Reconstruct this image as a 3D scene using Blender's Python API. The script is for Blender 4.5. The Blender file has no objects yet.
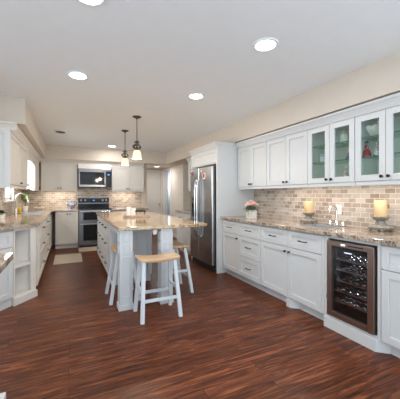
import bpy, bmesh, math, random
from mathutils import Vector, Matrix
R = math.radians
random.seed(7)
S = bpy.context.scene
COL = S.collection

# ------------------------------------------------------------ camera, world, exposure
cd = bpy.data.cameras.new('camera'); cam = bpy.data.objects.new('camera', cd); COL.objects.link(cam)
cam.location = (0, 0, 1.26); cam.rotation_euler = (R(90), 0, R(-25.2))
cd.sensor_width = 36; cd.sensor_fit = 'HORIZONTAL'; cd.lens = 36*278.6/400; cd.shift_y = -4.5/400
cd.clip_start = 0.02
S.camera = cam
S.view_settings.view_transform = 'Standard'; S.view_settings.look = 'None'
S.view_settings.gamma = 1; S.view_settings.use_curve_mapping = False
S.view_settings.exposure = 0.44
W = bpy.data.worlds.new('world'); S.world = W; W.use_nodes = True
WORLD_STRENGTH = 2.15
bg = W.node_tree.nodes['Background']; bg.inputs[0].default_value = (0.79, 0.905, 1.0, 1); bg.inputs[1].default_value = WORLD_STRENGTH
CAN_POWER = 5.5; LED_POWER = 3.2; PENDANT_POWER = 15.0; WINDOW_POWER = 18.0
WARM = (1.0, 0.90, 0.78); SOFTWARM = (1.0, 0.97, 0.94)

# ------------------------------------------------------------ materials
def newmat(name):
    m = bpy.data.materials.new(name); m.use_nodes = True
    return m, m.node_tree, m.node_tree.nodes['Principled BSDF']
def N(nt, t, **kw):
    n = nt.nodes.new(t)
    for k, v in kw.items(): setattr(n, k, v)
    return n
def ramp(nt, stops):
    r = N(nt, 'ShaderNodeValToRGB'); e = r.color_ramp.elements
    while len(e) < len(stops): e.new(0.5)
    for i, (p, c) in enumerate(stops): e[i].position = p; e[i].color = (*c, 1)
    return r
def simple(name, col, rough=0.5, metal=0.0, var=0.04, scale=9.0, bump=0.0, **extra):
    """plain material, with a faint procedural variation of its own colour"""
    m, nt, b = newmat(name)
    tc = N(nt, 'ShaderNodeTexCoord'); no = N(nt, 'ShaderNodeTexNoise'); no.inputs['Scale'].default_value = scale
    nt.links.new(tc.outputs['Object'], no.inputs['Vector'])
    lo = tuple(c*(1-var) for c in col); hi = tuple(min(1, c*(1+var)) for c in col)
    r = ramp(nt, [(0.3, lo), (0.7, hi)])
    nt.links.new(no.outputs['Fac'], r.inputs[0]); nt.links.new(r.outputs[0], b.inputs['Base Color'])
    b.inputs['Roughness'].default_value = rough; b.inputs['Metallic'].default_value = metal
    if bump:
        bp = N(nt, 'ShaderNodeBump'); bp.inputs['Strength'].default_value = bump; bp.inputs['Distance'].default_value = 0.002
        n2 = N(nt, 'ShaderNodeTexNoise'); n2.inputs['Scale'].default_value = 180
        nt.links.new(tc.outputs['Object'], n2.inputs['Vector']); nt.links.new(n2.outputs['Fac'], bp.inputs['Height'])
        nt.links.new(bp.outputs[0], b.inputs['Normal'])
    for k, v in extra.items(): b.inputs[k.replace('_', ' ')].default_value = v
    return m
def emit(name, col, st):
    m, nt, b = newmat(name)
    b.inputs['Base Color'].default_value = (*col, 1); b.inputs['Emission Color'].default_value = (*col, 1)
    b.inputs['Emission Strength'].default_value = st
    return m
def clear(name, tint, refl=0.08, rough=0.02):
    m = bpy.data.materials.new(name); m.use_nodes = True; nt = m.node_tree; nt.nodes.clear()
    o = N(nt, 'ShaderNodeOutputMaterial'); t = N(nt, 'ShaderNodeBsdfTransparent'); t.inputs[0].default_value = (*tint, 1)
    g = N(nt, 'ShaderNodeBsdfGlossy'); g.inputs['Roughness'].default_value = rough
    lw = N(nt, 'ShaderNodeLayerWeight'); lw.inputs[0].default_value = 0.3
    mr = N(nt, 'ShaderNodeMapRange'); mr.inputs['To Min'].default_value = refl; mr.inputs['To Max'].default_value = 0.22
    mx = N(nt, 'ShaderNodeMixShader')
    nt.links.new(lw.outputs['Fresnel'], mr.inputs['Value']); nt.links.new(mr.outputs[0], mx.inputs[0])
    nt.links.new(t.outputs[0], mx.inputs[1]); nt.links.new(g.outputs[0], mx.inputs[2]); nt.links.new(mx.outputs[0], o.inputs[0])
    return m
def floor_mat():
    m, nt, b = newmat('mahogany_planks')
    tc = N(nt, 'ShaderNodeTexCoord'); L = nt.links.new
    br = N(nt, 'ShaderNodeTexBrick'); br.offset = 0.37; br.inputs['Scale'].default_value = 1
    br.inputs['Brick Width'].default_value = 1.25; br.inputs['Row Height'].default_value = 0.125
    br.inputs['Mortar Size'].default_value = 0.0016; br.inputs['Mortar Smooth'].default_value = 0.4; br.inputs['Bias'].default_value = 0
    br.inputs['Color1'].default_value = (0, 0, 0, 1); br.inputs['Color2'].default_value = (1, 1, 1, 1); br.inputs['Mortar'].default_value = (0.5, 0.5, 0.5, 1)
    L(tc.outputs['Object'], br.inputs['Vector'])
    # per-plank shift of the grain
    mp = N(nt, 'ShaderNodeMapping'); mp.inputs['Scale'].default_value = (2.2, 26, 1)
    sh = N(nt, 'ShaderNodeVectorMath', operation='MULTIPLY_ADD'); sh.inputs[1].default_value = (7, 3, 5)
    L(br.outputs['Color'], sh.inputs[0]); L(tc.outputs['Object'], sh.inputs[2]); L(sh.outputs[0], mp.inputs['Vector'])
    n1 = N(nt, 'ShaderNodeTexNoise'); n1.inputs['Scale'].default_value = 1.0; n1.inputs['Detail'].default_value = 9; n1.inputs['Roughness'].default_value = 0.72; n1.inputs['Distortion'].default_value = 1.1
    L(mp.outputs[0], n1.inputs['Vector'])
    r1 = ramp(nt, [(0.30, (0.026, 0.008, 0.005)), (0.45, (0.088, 0.024, 0.010)), (0.55, (0.160, 0.046, 0.018)), (0.70, (0.34, 0.120, 0.045))])
    L(n1.outputs['Fac'], r1.inputs[0])
    pl = N(nt, 'ShaderNodeMapRange'); pl.inputs['To Min'].default_value = 0.78; pl.inputs['To Max'].default_value = 1.15
    L(br.outputs['Color'], pl.inputs['Value'])
    mul = N(nt, 'ShaderNodeVectorMath', operation='MULTIPLY'); L(r1.outputs[0], mul.inputs[0]); L(pl.outputs[0], mul.inputs[1])
    seam = N(nt, 'ShaderNodeMix', data_type='RGBA'); L(br.outputs['Fac'], seam.inputs[0]); L(mul.outputs[0], seam.inputs[6]); seam.inputs[7].default_value = (0.018, 0.007, 0.004, 1)
    L(seam.outputs[2], b.inputs['Base Color'])
    rr = N(nt, 'ShaderNodeMapRange'); rr.inputs['To Min'].default_value = 0.27; rr.inputs['To Max'].default_value = 0.46
    b.inputs['Specular IOR Level'].default_value = 0.22; L(n1.outputs['Fac'], rr.inputs['Value']); L(rr.outputs[0], b.inputs['Roughness'])
    bp = N(nt, 'ShaderNodeBump'); bp.inputs['Strength'].default_value = 0.25; bp.inputs['Distance'].default_value = 0.003
    L(n1.outputs['Fac'], bp.inputs['Height']); L(bp.outputs[0], b.inputs['Normal'])
    return m
def granite(name, stops, sc=1.0):
    m, nt, b = newmat(name); L = nt.links.new
    tc = N(nt, 'ShaderNodeTexCoord')
    n1 = N(nt, 'ShaderNodeTexNoise'); n1.inputs['Scale'].default_value = 62*sc; n1.inputs['Detail'].default_value = 4; n1.inputs['Roughness'].default_value = 0.7
    n2 = N(nt, 'ShaderNodeTexNoise'); n2.inputs['Scale'].default_value = 9*sc; n2.inputs['Detail'].default_value = 3
    v = N(nt, 'ShaderNodeTexVoronoi'); v.inputs['Scale'].default_value = 62*sc
    for q in (n1, n2, v): L(tc.outputs['Object'], q.inputs['Vector'])
    ad = N(nt, 'ShaderNodeMath', operation='MULTIPLY_ADD'); ad.inputs[1].default_value = 0.45; L(n2.outputs['Fac'], ad.inputs[0]); L(n1.outputs['Fac'], ad.inputs[2])
    sb = N(nt, 'ShaderNodeMath', operation='SUBTRACT'); L(ad.outputs[0], sb.inputs[0]); sb.inputs[1].default_value = 0.225
    r = ramp(nt, stops); L(sb.outputs[0], r.inputs[0])
    sp = ramp(nt, [(0.10, (0.10, 0.065, 0.05)), (0.27, (1, 1, 1))]); L(v.outputs['Distance'], sp.inputs[0])
    mx = N(nt, 'ShaderNodeMix', data_type='RGBA', blend_type='MULTIPLY'); mx.inputs[0].default_value = 0.75
    L(r.outputs[0], mx.inputs[6]); L(sp.outputs[0], mx.inputs[7]); L(mx.outputs[2], b.inputs['Base Color'])
    b.inputs['Roughness'].default_value = 0.07; b.inputs['Specular IOR Level'].default_value = 0.6
    return m
def tile_mat(name, axis, cols):
    """small tumbled stone bricks; axis = the world axis the wall runs along"""
    m, nt, b = newmat(name); L = nt.links.new
    tc = N(nt, 'ShaderNodeTexCoord'); sp = N(nt, 'ShaderNodeSeparateXYZ'); cb = N(nt, 'ShaderNodeCombineXYZ')
    L(tc.outputs['Object'], sp.inputs[0]); L(sp.outputs['X' if axis == 'x' else 'Y'], cb.inputs[0]); L(sp.outputs['Z'], cb.inputs[1])
    br = N(nt, 'ShaderNodeTexBrick'); br.inputs['Scale'].default_value = 1; br.inputs['Brick Width'].default_value = 0.102; br.inputs['Row Height'].default_value = 0.051
    br.inputs['Mortar Size'].default_value = 0.0032; br.inputs['Mortar Smooth'].default_value = 0.3
    br.inputs['Color1'].default_value = (0, 0, 0, 1); br.inputs['Color2'].default_value = (1, 1, 1, 1)
    L(cb.outputs[0], br.inputs['Vector'])
    n = N(nt, 'ShaderNodeTexNoise'); n.inputs['Scale'].default_value = 22; n.inputs['Detail'].default_value = 5; L(cb.outputs[0], n.inputs['Vector'])
    av = N(nt, 'ShaderNodeMath', operation='MULTIPLY_ADD'); av.inputs[1].default_value = 0.65; L(br.outputs['Color'], av.inputs[0])
    m2 = N(nt, 'ShaderNodeMath', operation='MULTIPLY'); m2.inputs[1].default_value = 0.45; L(n.outputs['Fac'], m2.inputs[0]); L(m2.outputs[0], av.inputs[2])
    r = ramp(nt, list(zip((0.12, 0.38, 0.62, 0.9), cols))); L(av.outputs[0], r.inputs[0])
    mx = N(nt, 'ShaderNodeMix', data_type='RGBA'); L(br.outputs['Fac'], mx.inputs[0]); L(r.outputs[0], mx.inputs[6]); mx.inputs[7].default_value = (0.72, 0.67, 0.61, 1)
    L(mx.outputs[2], b.inputs['Base Color']); b.inputs['Roughness'].default_value = 0.5
    bp = N(nt, 'ShaderNodeBump'); bp.inputs['Strength'].default_value = 0.5; bp.inputs['Distance'].default_value = 0.004; bp.invert = True
    L(br.outputs['Fac'], bp.inputs['Height']); L(bp.outputs[0], b.inputs['Normal'])
    return m
def wood_mat(name, c0, c1, vec=(3, 40, 40), rough=0.35):
    m, nt, b = newmat(name); L = nt.links.new
    tc = N(nt, 'ShaderNodeTexCoord'); mp = N(nt, 'ShaderNodeMapping'); mp.inputs['Scale'].default_value = vec
    n = N(nt, 'ShaderNodeTexNoise'); n.inputs['Scale'].default_value = 1; n.inputs['Detail'].default_value = 5; n.inputs['Distortion'].default_value = 0.8
    L(tc.outputs['Object'], mp.inputs[0]); L(mp.outputs[0], n.inputs['Vector'])
    r = ramp(nt, [(0.3, c0), (0.7, c1)]); L(n.outputs['Fac'], r.inputs[0]); L(r.outputs[0], b.inputs['Base Color']); b.inputs['Roughness'].default_value = rough
    return m
def steel_mat(name, col, rough=0.28, vertical=True):
    m, nt, b = newmat(name); L = nt.links.new
    tc = N(nt, 'ShaderNodeTexCoord'); mp = N(nt, 'ShaderNodeMapping'); mp.inputs['Scale'].default_value = (2, 2, 260) if vertical else (260, 260, 2)
    n = N(nt, 'ShaderNodeTexNoise'); n.inputs['Scale'].default_value = 1; n.inputs['Detail'].default_value = 3
    L(tc.outputs['Object'], mp.inputs[0]); L(mp.outputs[0], n.inputs['Vector'])
    mr = N(nt, 'ShaderNodeMapRange'); mr.inputs['To Min'].default_value = rough-0.005; mr.inputs['To Max'].default_value = rough+0.005
    L(n.outputs['Fac'], mr.inputs['Value']); L(mr.outputs[0], b.inputs['Roughness'])
    b.inputs['Base Color'].default_value = (*col, 1); b.inputs['Metallic'].default_value = 1
    return m
S.cycles.diffuse_bounces = 8; S.cycles.max_bounces = 14; S.cycles.transparent_max_bounces = 16

M = {}
M['ceiling'] = simple('ceiling_paint', (0.84, 0.875, 0.90), 0.9, var=0.01, bump=0.25)
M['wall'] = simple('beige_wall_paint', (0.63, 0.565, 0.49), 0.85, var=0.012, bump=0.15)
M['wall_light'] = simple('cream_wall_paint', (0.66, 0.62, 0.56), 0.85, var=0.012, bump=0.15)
M['floor'] = floor_mat()
M['white'] = simple('white_cabinet_paint', (0.63, 0.645, 0.65), 0.38, var=0.01)
M['cream'] = simple('cream_cabinet_paint', (0.70, 0.67, 0.62), 0.4, var=0.01)
M['island'] = simple('daylight_tinted_island_paint', (0.60, 0.62, 0.635), 0.4, var=0.01)  # white island paint with the cool daylight cast mixed into its colour
M['trimwhite'] = simple('white_trim_paint', (0.80, 0.79, 0.77), 0.4, var=0.01)
M['door_white'] = simple('white_door_paint', (0.74, 0.71, 0.67), 0.45, var=0.01)
M['granite'] = granite('beige_granite', [(0.34, (0.06, 0.035, 0.028)), (0.43, (0.24, 0.165, 0.12)), (0.50, (0.42, 0.335, 0.26)), (0.60, (0.55, 0.475, 0.39)), (0.72, (0.26, 0.20, 0.17))])
M['granite_gold'] = granite('golden_granite', [(0.34, (0.08, 0.04, 0.022)), (0.42, (0.34, 0.20, 0.09)), (0.50, (0.54, 0.38, 0.21)), (0.60, (0.66, 0.53, 0.36)), (0.72, (0.28, 0.17, 0.09))])
TC = ((0.24, 0.175, 0.135), (0.37, 0.29, 0.235), (0.48, 0.405, 0.34), (0.58, 0.515, 0.45))
M['tile_y'] = tile_mat('travertine_brick_side', 'y', TC)
M['tile_x'] = tile_mat('travertine_brick_back', 'x', ((0.22, 0.165, 0.13), (0.35, 0.28, 0.22), (0.46, 0.38, 0.31), (0.55, 0.48, 0.41)))
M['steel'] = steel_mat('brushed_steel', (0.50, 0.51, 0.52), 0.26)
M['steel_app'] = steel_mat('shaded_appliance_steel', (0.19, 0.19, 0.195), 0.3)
M['steel_dark'] = steel_mat('bronze_tinted_steel', (0.40, 0.32, 0.28), 0.32)
M['chrome'] = simple('chrome', (0.78, 0.79, 0.81), 0.12, 1.0, var=0.01)
M['sinksteel'] = simple('sink_steel', (0.58, 0.59, 0.60), 0.32, 0.8, var=0.02)
M['nickel'] = simple('brushed_nickel', (0.62, 0.60, 0.57), 0.25, 1.0, var=0.02)
M['bronze'] = simple('oil_rubbed_bronze', (0.035, 0.027, 0.024), 0.32, 0.75, var=0.1)
M['iron'] = simple('aged_iron', (0.11, 0.085, 0.07), 0.45, 0.6, var=0.25, scale=40)
M['black'] = simple('black_enamel', (0.012, 0.012, 0.014), 0.12, var=0.1, Specular_IOR_Level=0.2)
M['blackmatte'] = simple('black_plastic', (0.02, 0.02, 0.022), 0.5, var=0.1)
M['darkcase'] = simple('dark_liner', (0.03, 0.03, 0.033), 0.5, var=0.1)
M['ovenglass'] = simple('oven_window_glass', (0.015, 0.016, 0.017), 0.06, var=0.1, Specular_IOR_Level=0.2)
M['stoolwood'] = wood_mat('honey_oak', (0.50, 0.31, 0.165), (0.76, 0.54, 0.33), (4, 45, 20))
M['stoolpaint'] = simple('daylight_tinted_stool_paint', (0.62, 0.66, 0.70), 0.4, var=0.01)  # white legs, bluish daylight put into the paint colour as on the island
M['glass'] = clear('cabinet_glass', (0.92, 0.97, 0.95), 0.05)
M['shelfglass'] = clear('shelf_glass', (0.84, 0.93, 0.91), 0.08)
M['glassedge'] = simple('green_glass_edge', (0.05, 0.17, 0.15), 0.15, var=0.05)
M['coolerglass'] = clear('smoked_glass', (0.80, 0.80, 0.82), 0.03)
M['windowglass'] = clear('window_glass', (0.95, 0.97, 0.97), 0.04)
M['cabin'] = simple('pale_green_cabinet_lining', (0.74, 0.76, 0.725), 0.6, var=0.02)
M['lens'] = emit('lamp_lens', (1.0, 0.97, 0.92), 9.0)
M['hall_lens'] = emit('hall_lamp_lens', (1.0, 0.95, 0.86), 3.0)
M['shade'] = emit('frosted_glowing_glass', (1.0, 0.78, 0.52), 0.45)
M['led'] = emit('under_cabinet_led', (1.0, 0.90, 0.76), 4.5)
M['display'] = emit('blue_display', (0.08, 0.25, 0.9), 0.6)
M['whitedisplay'] = emit('pale_display', (0.75, 0.82, 1.0), 1.0)
M['wax'] = simple('ivory_candle_wax', (0.72, 0.50, 0.26), 0.5, var=0.10, scale=14)
M['stone'] = simple('weathered_stone_grey', (0.24, 0.22, 0.185), 0.75, var=0.35, scale=45, bump=0.5)
M['whiteceramic'] = simple('white_ceramic', (0.78, 0.76, 0.72), 0.25, var=0.02)
M['candlewhite'] = simple('white_candle', (0.85, 0.83, 0.76), 0.4, var=0.02)
M['traywood'] = wood_mat('greyed_tray_wood', (0.36, 0.27, 0.22), (0.55, 0.45, 0.38), (6, 40, 40), 0.5)
M['leaf'] = simple('dusty_green_leaf', (0.17, 0.24, 0.15), 0.6, var=0.35, scale=50)
M['darkleaf'] = simple('dark_green_leaf', (0.025, 0.06, 0.02), 0.6, var=0.4, scale=50)
M['topiary'] = simple('boxwood_green', (0.15, 0.26, 0.05), 0.6, var=0.45, scale=60)
M['pink'] = simple('blush_petal', (0.80, 0.42, 0.36), 0.6, var=0.15, scale=60)
M['creampetal'] = simple('cream_petal', (0.80, 0.72, 0.62), 0.6, var=0.1, scale=60)
M['vase'] = wood_mat('whitewashed_box', (0.50, 0.46, 0.41), (0.72, 0.69, 0.65), (60, 60, 6), 0.6)
M['yellow'] = simple('yellow_soap', (0.80, 0.50, 0.03), 0.3, var=0.03)
M['red'] = simple('red_paint', (0.42, 0.03, 0.035), 0.4, var=0.1)
M['skin'] = simple('figurine_pink', (0.70, 0.45, 0.35), 0.5, var=0.02)
M['blue'] = simple('cobalt_blue', (0.05, 0.14, 0.38), 0.3, var=0.1)
M['rug'] = simple('beige_woven_rug', (0.50, 0.43, 0.34), 0.95, var=0.12, scale=90, bump=0.8)
M['plate'] = simple('white_switch_plate', (0.80, 0.79, 0.76), 0.35, var=0.01)
M['roomblue'] = simple('pale_blue_grey_wall', (0.55, 0.62, 0.68), 0.85, var=0.02)
def bw_mat():
    m, nt, b = newmat('blue_white_transferware'); L = nt.links.new
    tc = N(nt, 'ShaderNodeTexCoord'); v = N(nt, 'ShaderNodeTexNoise'); v.inputs['Scale'].default_value = 24; v.inputs['Distortion'].default_value = 1.5
    L(tc.outputs['Object'], v.inputs['Vector'])
    r = ramp(nt, [(0.49, (0.72, 0.74, 0.78)), (0.55, (0.07, 0.13, 0.33))]); L(v.outputs['Fac'], r.inputs[0]); L(r.outputs[0], b.inputs['Base Color']); b.inputs['Roughness'].default_value = 0.2
    return m
M['bw'] = bw_mat()

# ------------------------------------------------------------ mesh helpers
class MB:
    def __init__(s): s.bm = bmesh.new()
    def box(s, x0, x1, y0, y1, z0, z1):
        if x1 < x0: x0, x1 = x1, x0
        if y1 < y0: y0, y1 = y1, y0
        if z1 < z0: z0, z1 = z1, z0
        v = [s.bm.verts.new(p) for p in ((x0,y0,z0),(x1,y0,z0),(x1,y1,z0),(x0,y1,z0),(x0,y0,z1),(x1,y0,z1),(x1,y1,z1),(x0,y1,z1))]
        for f in ((3,2,1,0),(4,5,6,7),(0,1,5,4),(1,2,6,5),(2,3,7,6),(3,0,4,7)): s.bm.faces.new([v[i] for i in f])
        return s
    def prism(s, pts, z0, z1, hole=None):
        """pts counter-clockwise polygon in xy"""
        if hole is None:
            a = [s.bm.verts.new((x, y, z0)) for x, y in pts]; b = [s.bm.verts.new((x, y, z1)) for x, y in pts]
            s.bm.faces.new(a[::-1]); s.bm.faces.new(b); n = len(pts)
            for i in range(n): s.bm.faces.new((a[i], a[(i+1) % n], b[(i+1) % n], b[i]))
            return s
        t = bmesh.new(); loops = []
        for lp in (pts, hole):
            vs = [t.verts.new((x, y, z1)) for x, y in lp]; loops.append(vs)
            for i in range(len(vs)): t.edges.new((vs[i], vs[(i+1) % len(vs)]))
        bmesh.ops.triangle_fill(t, use_beauty=True, use_dissolve=False, edges=t.edges[:])
        for f in t.faces[:]:
            c = f.calc_center_median()
            cs = [s.bm.verts.new((v.co.x, v.co.y, z1)) for v in f.verts]; ds = [s.bm.verts.new((v.co.x, v.co.y, z0)) for v in f.verts]
            if f.normal.z < 0: cs.reverse(); ds.reverse()
            s.bm.faces.new(cs); s.bm.faces.new(ds[::-1])
        t.free()
        for k, lp in enumerate((pts, hole)):
            n = len(lp)
            for i in range(n):
                p, q = lp[i], lp[(i+1) % n]
                vs = [s.bm.verts.new(c) for c in ((p[0],p[1],z0),(q[0],q[1],z0),(q[0],q[1],z1),(p[0],p[1],z1))]
                s.bm.faces.new(vs if k == 0 else vs)
        bmesh.ops.remove_doubles(s.bm, verts=s.bm.verts[:], dist=1e-5)
        return s
    def extr(s, prof, p0, p1, up=(0,0,1)):
        """sweep a profile (out, up) straight from p0 to p1; out is to the right of travel"""
        p0, p1 = Vector(p0), Vector(p1); d = (p1-p0).normalized(); u = Vector(up); o = d.cross(u)
        a = [s.bm.verts.new(p0 + o*x + u*z) for x, z in prof]; b = [s.bm.verts.new(p1 + o*x + u*z) for x, z in prof]
        n = len(prof); s.bm.faces.new(a); s.bm.faces.new(b[::-1])
        for i in range(n): s.bm.faces.new((a[i], b[i], b[(i+1) % n], a[(i+1) % n]))
        return s
    def tube(s, pts, r, n=8, r1=None, cap=True):
        pts = [Vector(p) for p in pts]; K = len(pts); rings = []; prev = None
        for i, p in enumerate(pts):
            d = (pts[min(i+1, K-1)] - pts[max(i-1, 0)]).normalized()
            if prev is None:
                a = Vector((0,0,1)) if abs(d.z) < 0.9 else Vector((1,0,0)); x = d.cross(a).normalized()
            else: x = (prev - d*prev.dot(d)).normalized()
            prev = x; y = d.cross(x)
            rr = r(i/(K-1)) if callable(r) else r if r1 is None else r + (r1-r)*i/(K-1)
            rings.append([s.bm.verts.new(p + (x*math.cos(2*math.pi*k/n) + y*math.sin(2*math.pi*k/n))*rr) for k in range(n)])
        for a, b in zip(rings, rings[1:]):
            for k in range(n): s.bm.faces.new((a[k], a[(k+1) % n], b[(k+1) % n], b[k]))
        if cap: s.bm.faces.new(rings[0][::-1]); s.bm.faces.new(rings[-1])
        return s
    def lathe(s, prof, c=(0,0,0), n=24, axis='z', sx=1, sy=1, cap=True):
        c = Vector(c); rings = []
        for r, z in prof:
            ring = []
            for k in range(n):
                a = 2*math.pi*k/n; q = Vector((r*math.cos(a)*sx, r*math.sin(a)*sy, z))
                if axis == '-y': q = Vector((q.x, -q.z, q.y))
                elif axis == 'x': q = Vector((q.z, q.x, q.y))
                ring.append(s.bm.verts.new(c+q))
            rings.append(ring)
        for a, b in zip(rings, rings[1:]):
            for k in range(n): s.bm.faces.new((a[k], a[(k+1) % n], b[(k+1) % n], b[k]))
        if cap and prof[0][0] > 1e-6: s.bm.faces.new(rings[0][::-1])
        if cap and prof[-1][0] > 1e-6: s.bm.faces.new(rings[-1])
        return s
    def ball(s, c, r, sc=(1,1,1), sub=2, jit=0.0):
        t = bmesh.new(); bmesh.ops.create_icosphere(t, subdivisions=sub, radius=r)
        mp = {}
        for v in t.verts:
            q = Vector((v.co.x*sc[0], v.co.y*sc[1], v.co.z*sc[2])) * (1 + random.uniform(-jit, jit))
            mp[v.index] = s.bm.verts.new(Vector(c)+q)
        for f in t.faces: s.bm.faces.new([mp[v.index] for v in f.verts])
        t.free(); return s
    def leaf(s, base, d, L, w, droop=0.2):
        base = Vector(base); d = Vector(d).normalized(); side = d.cross(Vector((0,0,1)))
        if side.length < 0.1: side = Vector((1,0,0))
        side.normalize(); nrm = side.cross(d)
        pr = []
        for t, ww in ((0, .15), (.3, .85), (.6, 1), (.85, .55), (1, .05)):
            c = base + d*L*t - Vector((0,0,1))*droop*L*t*t
            pr.append((c+side*w/2*ww, c+nrm*w*0.12, c-side*w/2*ww))
        vs = [[s.bm.verts.new(p) for p in row] for row in pr]
        for a, b in zip(vs, vs[1:]):
            s.bm.faces.new((a[0], a[1], b[1], b[0])); s.bm.faces.new((a[1], a[2], b[2], b[1]))
        return s
    def build(s, name, mat, parent=None, smooth=None, bevel=0, kind=None, seg=2):
        bm = s.bm; bmesh.ops.recalc_face_normals(bm, faces=bm.faces[:])
        me = bpy.data.meshes.new(name); bm.to_mesh(me); bm.free()
        o = bpy.data.objects.new(name, me); COL.objects.link(o)
        if not isinstance(mat, (list, tuple)): mat = [mat]
        for q in mat: me.materials.append(q)
        if smooth:
            for p in me.polygons: p.use_smooth = True
            me.set_sharp_from_angle(angle=R(smooth if smooth is not True else 40))
        if bevel:
            md = o.modifiers.new('bevel', 'BEVEL'); md.width = bevel; md.segments = seg; md.limit_method = 'ANGLE'; md.angle_limit = R(35)
        if parent: o.parent = parent
        if kind: o['kind'] = kind
        return o
def tag(o, label=None, cat=None, group=None, kind=None):
    for k, v in (('label', label), ('category', cat), ('group', group), ('kind', kind)):
        if v: o[k] = v
    return o
def thing(name, loc=(0,0,0), rz=0, label=None, cat=None, group=None):
    o = bpy.data.objects.new(name, None); COL.objects.link(o); o.empty_display_size = 0.1
    o.location = loc; o.rotation_euler = (0, 0, R(rz)); return tag(o, label, cat, group)
def copy_tree(o, parent=None):
    c = o.copy(); COL.objects.link(c); c.parent = parent
    for ch in list(o.children): copy_tree(ch, c)
    return c
def dup(o, loc, rz=None, label=None):
    c = copy_tree(o); c.location = loc
    if rz is not None: c.rotation_euler = (0, 0, R(rz))
    if label: c['label'] = label
    return c
def lamp(name, kind, loc, energy, col, parent=None, rot=(0,0,0), **kw):
    l = bpy.data.lights.new(name, kind); l.energy = energy; l.color = col
    for k, v in kw.items(): setattr(l, k, v)
    o = bpy.data.objects.new(name, l); COL.objects.link(o); o.location = loc; o.rotation_euler = rot
    if parent: o.parent = parent
    return o
def struct(mb, name, mat, **k): return mb.build(name, mat, kind='structure', **k)

# ------------------------------------------------------------ the room shell
XR, XL, YB, YH, ZC, ZS = 2.87, -1.00, 7.88, 9.12, 2.44, 2.12
FX0, FY0 = -4.6, -0.9
struct(MB().box(FX0, 6.2, FY0, 10.6, -0.1, 0), 'floor', M['floor'])
struct(MB().box(FX0, 6.2, FY0, 10.6, ZC, ZC+0.1), 'ceiling', M['ceiling'])
# right wall: long run, alcove past the small cabinets, doorway near the hall
mb = MB()
mb.box(XR, XR+0.12, 0.2, 6.15, 0, ZC).box(XR+0.12, 3.60, 6.03, 6.15, 0, ZC).box(3.48, 3.60, 6.15, 7.2, 0, ZC)
struct(mb, 'wall_right', M['wall_light'])
mb = MB(); mb.box(XR, 3.60, 7.2, 7.32, 0, ZC).box(XR, XR+0.12, 7.32, 8.25, 0, ZC).box(XR, XR+0.12, 8.25, 8.93, 2.05, ZC).box(XR, XR+0.12, 8.93, YH, 0, ZC)
struct(mb, 'wall_hall_right', M['wall_light'])
mb = MB(); mb.box(2.02, 2.30, YH, YH+0.12, 0, ZC).box(2.30, 2.82, YH, YH+0.12, 2.03, ZC).box(2.82, XR+0.12, YH, YH+0.12, 0, ZC)
struct(mb, 'wall_hall_end', M['wall'])
struct(MB().box(1.92, 2.02, YB+0.12, YH+0.12, 0, ZC), 'wall_hall_left', M['wall'])
struct(MB().box(XL-0.12, 2.02, YB, YB+0.12, 0, ZC), 'wall_back', M['wall'])
# left wall with its window opening above the sink
WY0, WY1, WZ0, WZ1 = 5.72, 6.48, 1.18, 2.02
mb = MB(); mb.box(XL-0.12, XL, 3.0, WY0, 0, ZC).box(XL-0.12, XL, WY1, YB, 0, ZC).box(XL-0.12, XL, WY0, WY1, 0, WZ0).box(XL-0.12, XL, WY0, WY1, WZ1, ZC)
struct(mb, 'wall_left', M['wall_light'])
struct(MB().box(FX0, XL-0.12, 3.0, 3.12, 0, ZC), 'wall_dining', M['wall'])
# soffits
struct(MB().box(2.45, XR, 0.2, YH, ZS, ZC).box(XR, 3.48, 6.15, 7.2, ZS, ZC), 'trim_1', M['wall'])
struct(MB().box(XL, -0.48, 3.97, 7.44, ZS, ZC), 'trim_2', M['wall'])
struct(MB().box(XL, 2.449, 7.44, YB, ZS, ZC).box(2.02, 2.449, YB, YH, ZS, ZC), 'trim_3', M['wall'])
# backsplashes of small stone bricks
struct(MB().box(XR-0.012, XR, 0.4, 3.915, 0.9145, 1.40), 'trim_4', M['tile_y'])
struct(MB().box(XR-0.012, XR, 4.97, 6.02, 0.9145, 1.40), 'trim_5', M['tile_y'])
struct(MB().box(XL+0.012, 1.86, YB-0.012, YB, 0.9145, 1.48), 'trim_6', M['tile_x'])
struct(MB().box(XL, XL+0.012, 3.30, WY0-0.09, 0.9145, 1.40).box(XL, XL+0.012, WY0-0.09, WY1+0.09, 0.9145, WZ0-0.05).box(XL, XL+0.012, WY1+0.09, YB-0.012, 0.9145, 1.40), 'trim_7', M['tile_y'])
# window over the sink
w = MB()
for y0, y1, z0, z1 in ((WY0-0.07, WY0, WZ0-0.02, WZ1+0.07), (WY1, WY1+0.07, WZ0-0.02, WZ1+0.07), (WY0, WY1, WZ1, WZ1+0.07)): w.box(XL, XL+0.02, y0, y1, z0, z1)
w.box(XL-0.07, XL-0.03, WY0, WY0+0.04, WZ0, WZ1).box(XL-0.07, XL-0.03, WY1-0.04, WY1, WZ0, WZ1).box(XL-0.07, XL-0.03, WY0, WY1, WZ0, WZ0+0.04).box(XL-0.07, XL-0.03, WY0, WY1, WZ1-0.04, WZ1).box(XL-0.065, XL-0.035, WY0, WY1, 1.58, 1.61)
wn = struct(w, 'window_1', M['trimwhite'])
MB().box(XL-0.052, XL-0.048, WY0+0.04, WY1-0.04, WZ0+0.04, WZ1-0.04).build('window_pane', M['windowglass'], wn)
MB().box(XL-0.10, XL+0.07, WY0-0.09, WY1+0.09, WZ0-0.045, WZ0-0.02).build('window_sill', M['trimwhite'], wn, bevel=0.004)
lamp('window_daylight', 'AREA', (XL-0.16, (WY0+WY1)/2, (WZ0+WZ1)/2), WINDOW_POWER, (0.93,0.96,1.0), None, (0, R(-90), 0), shape='RECTANGLE', size=WZ1-WZ0, size_y=WY1-WY0)
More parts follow.
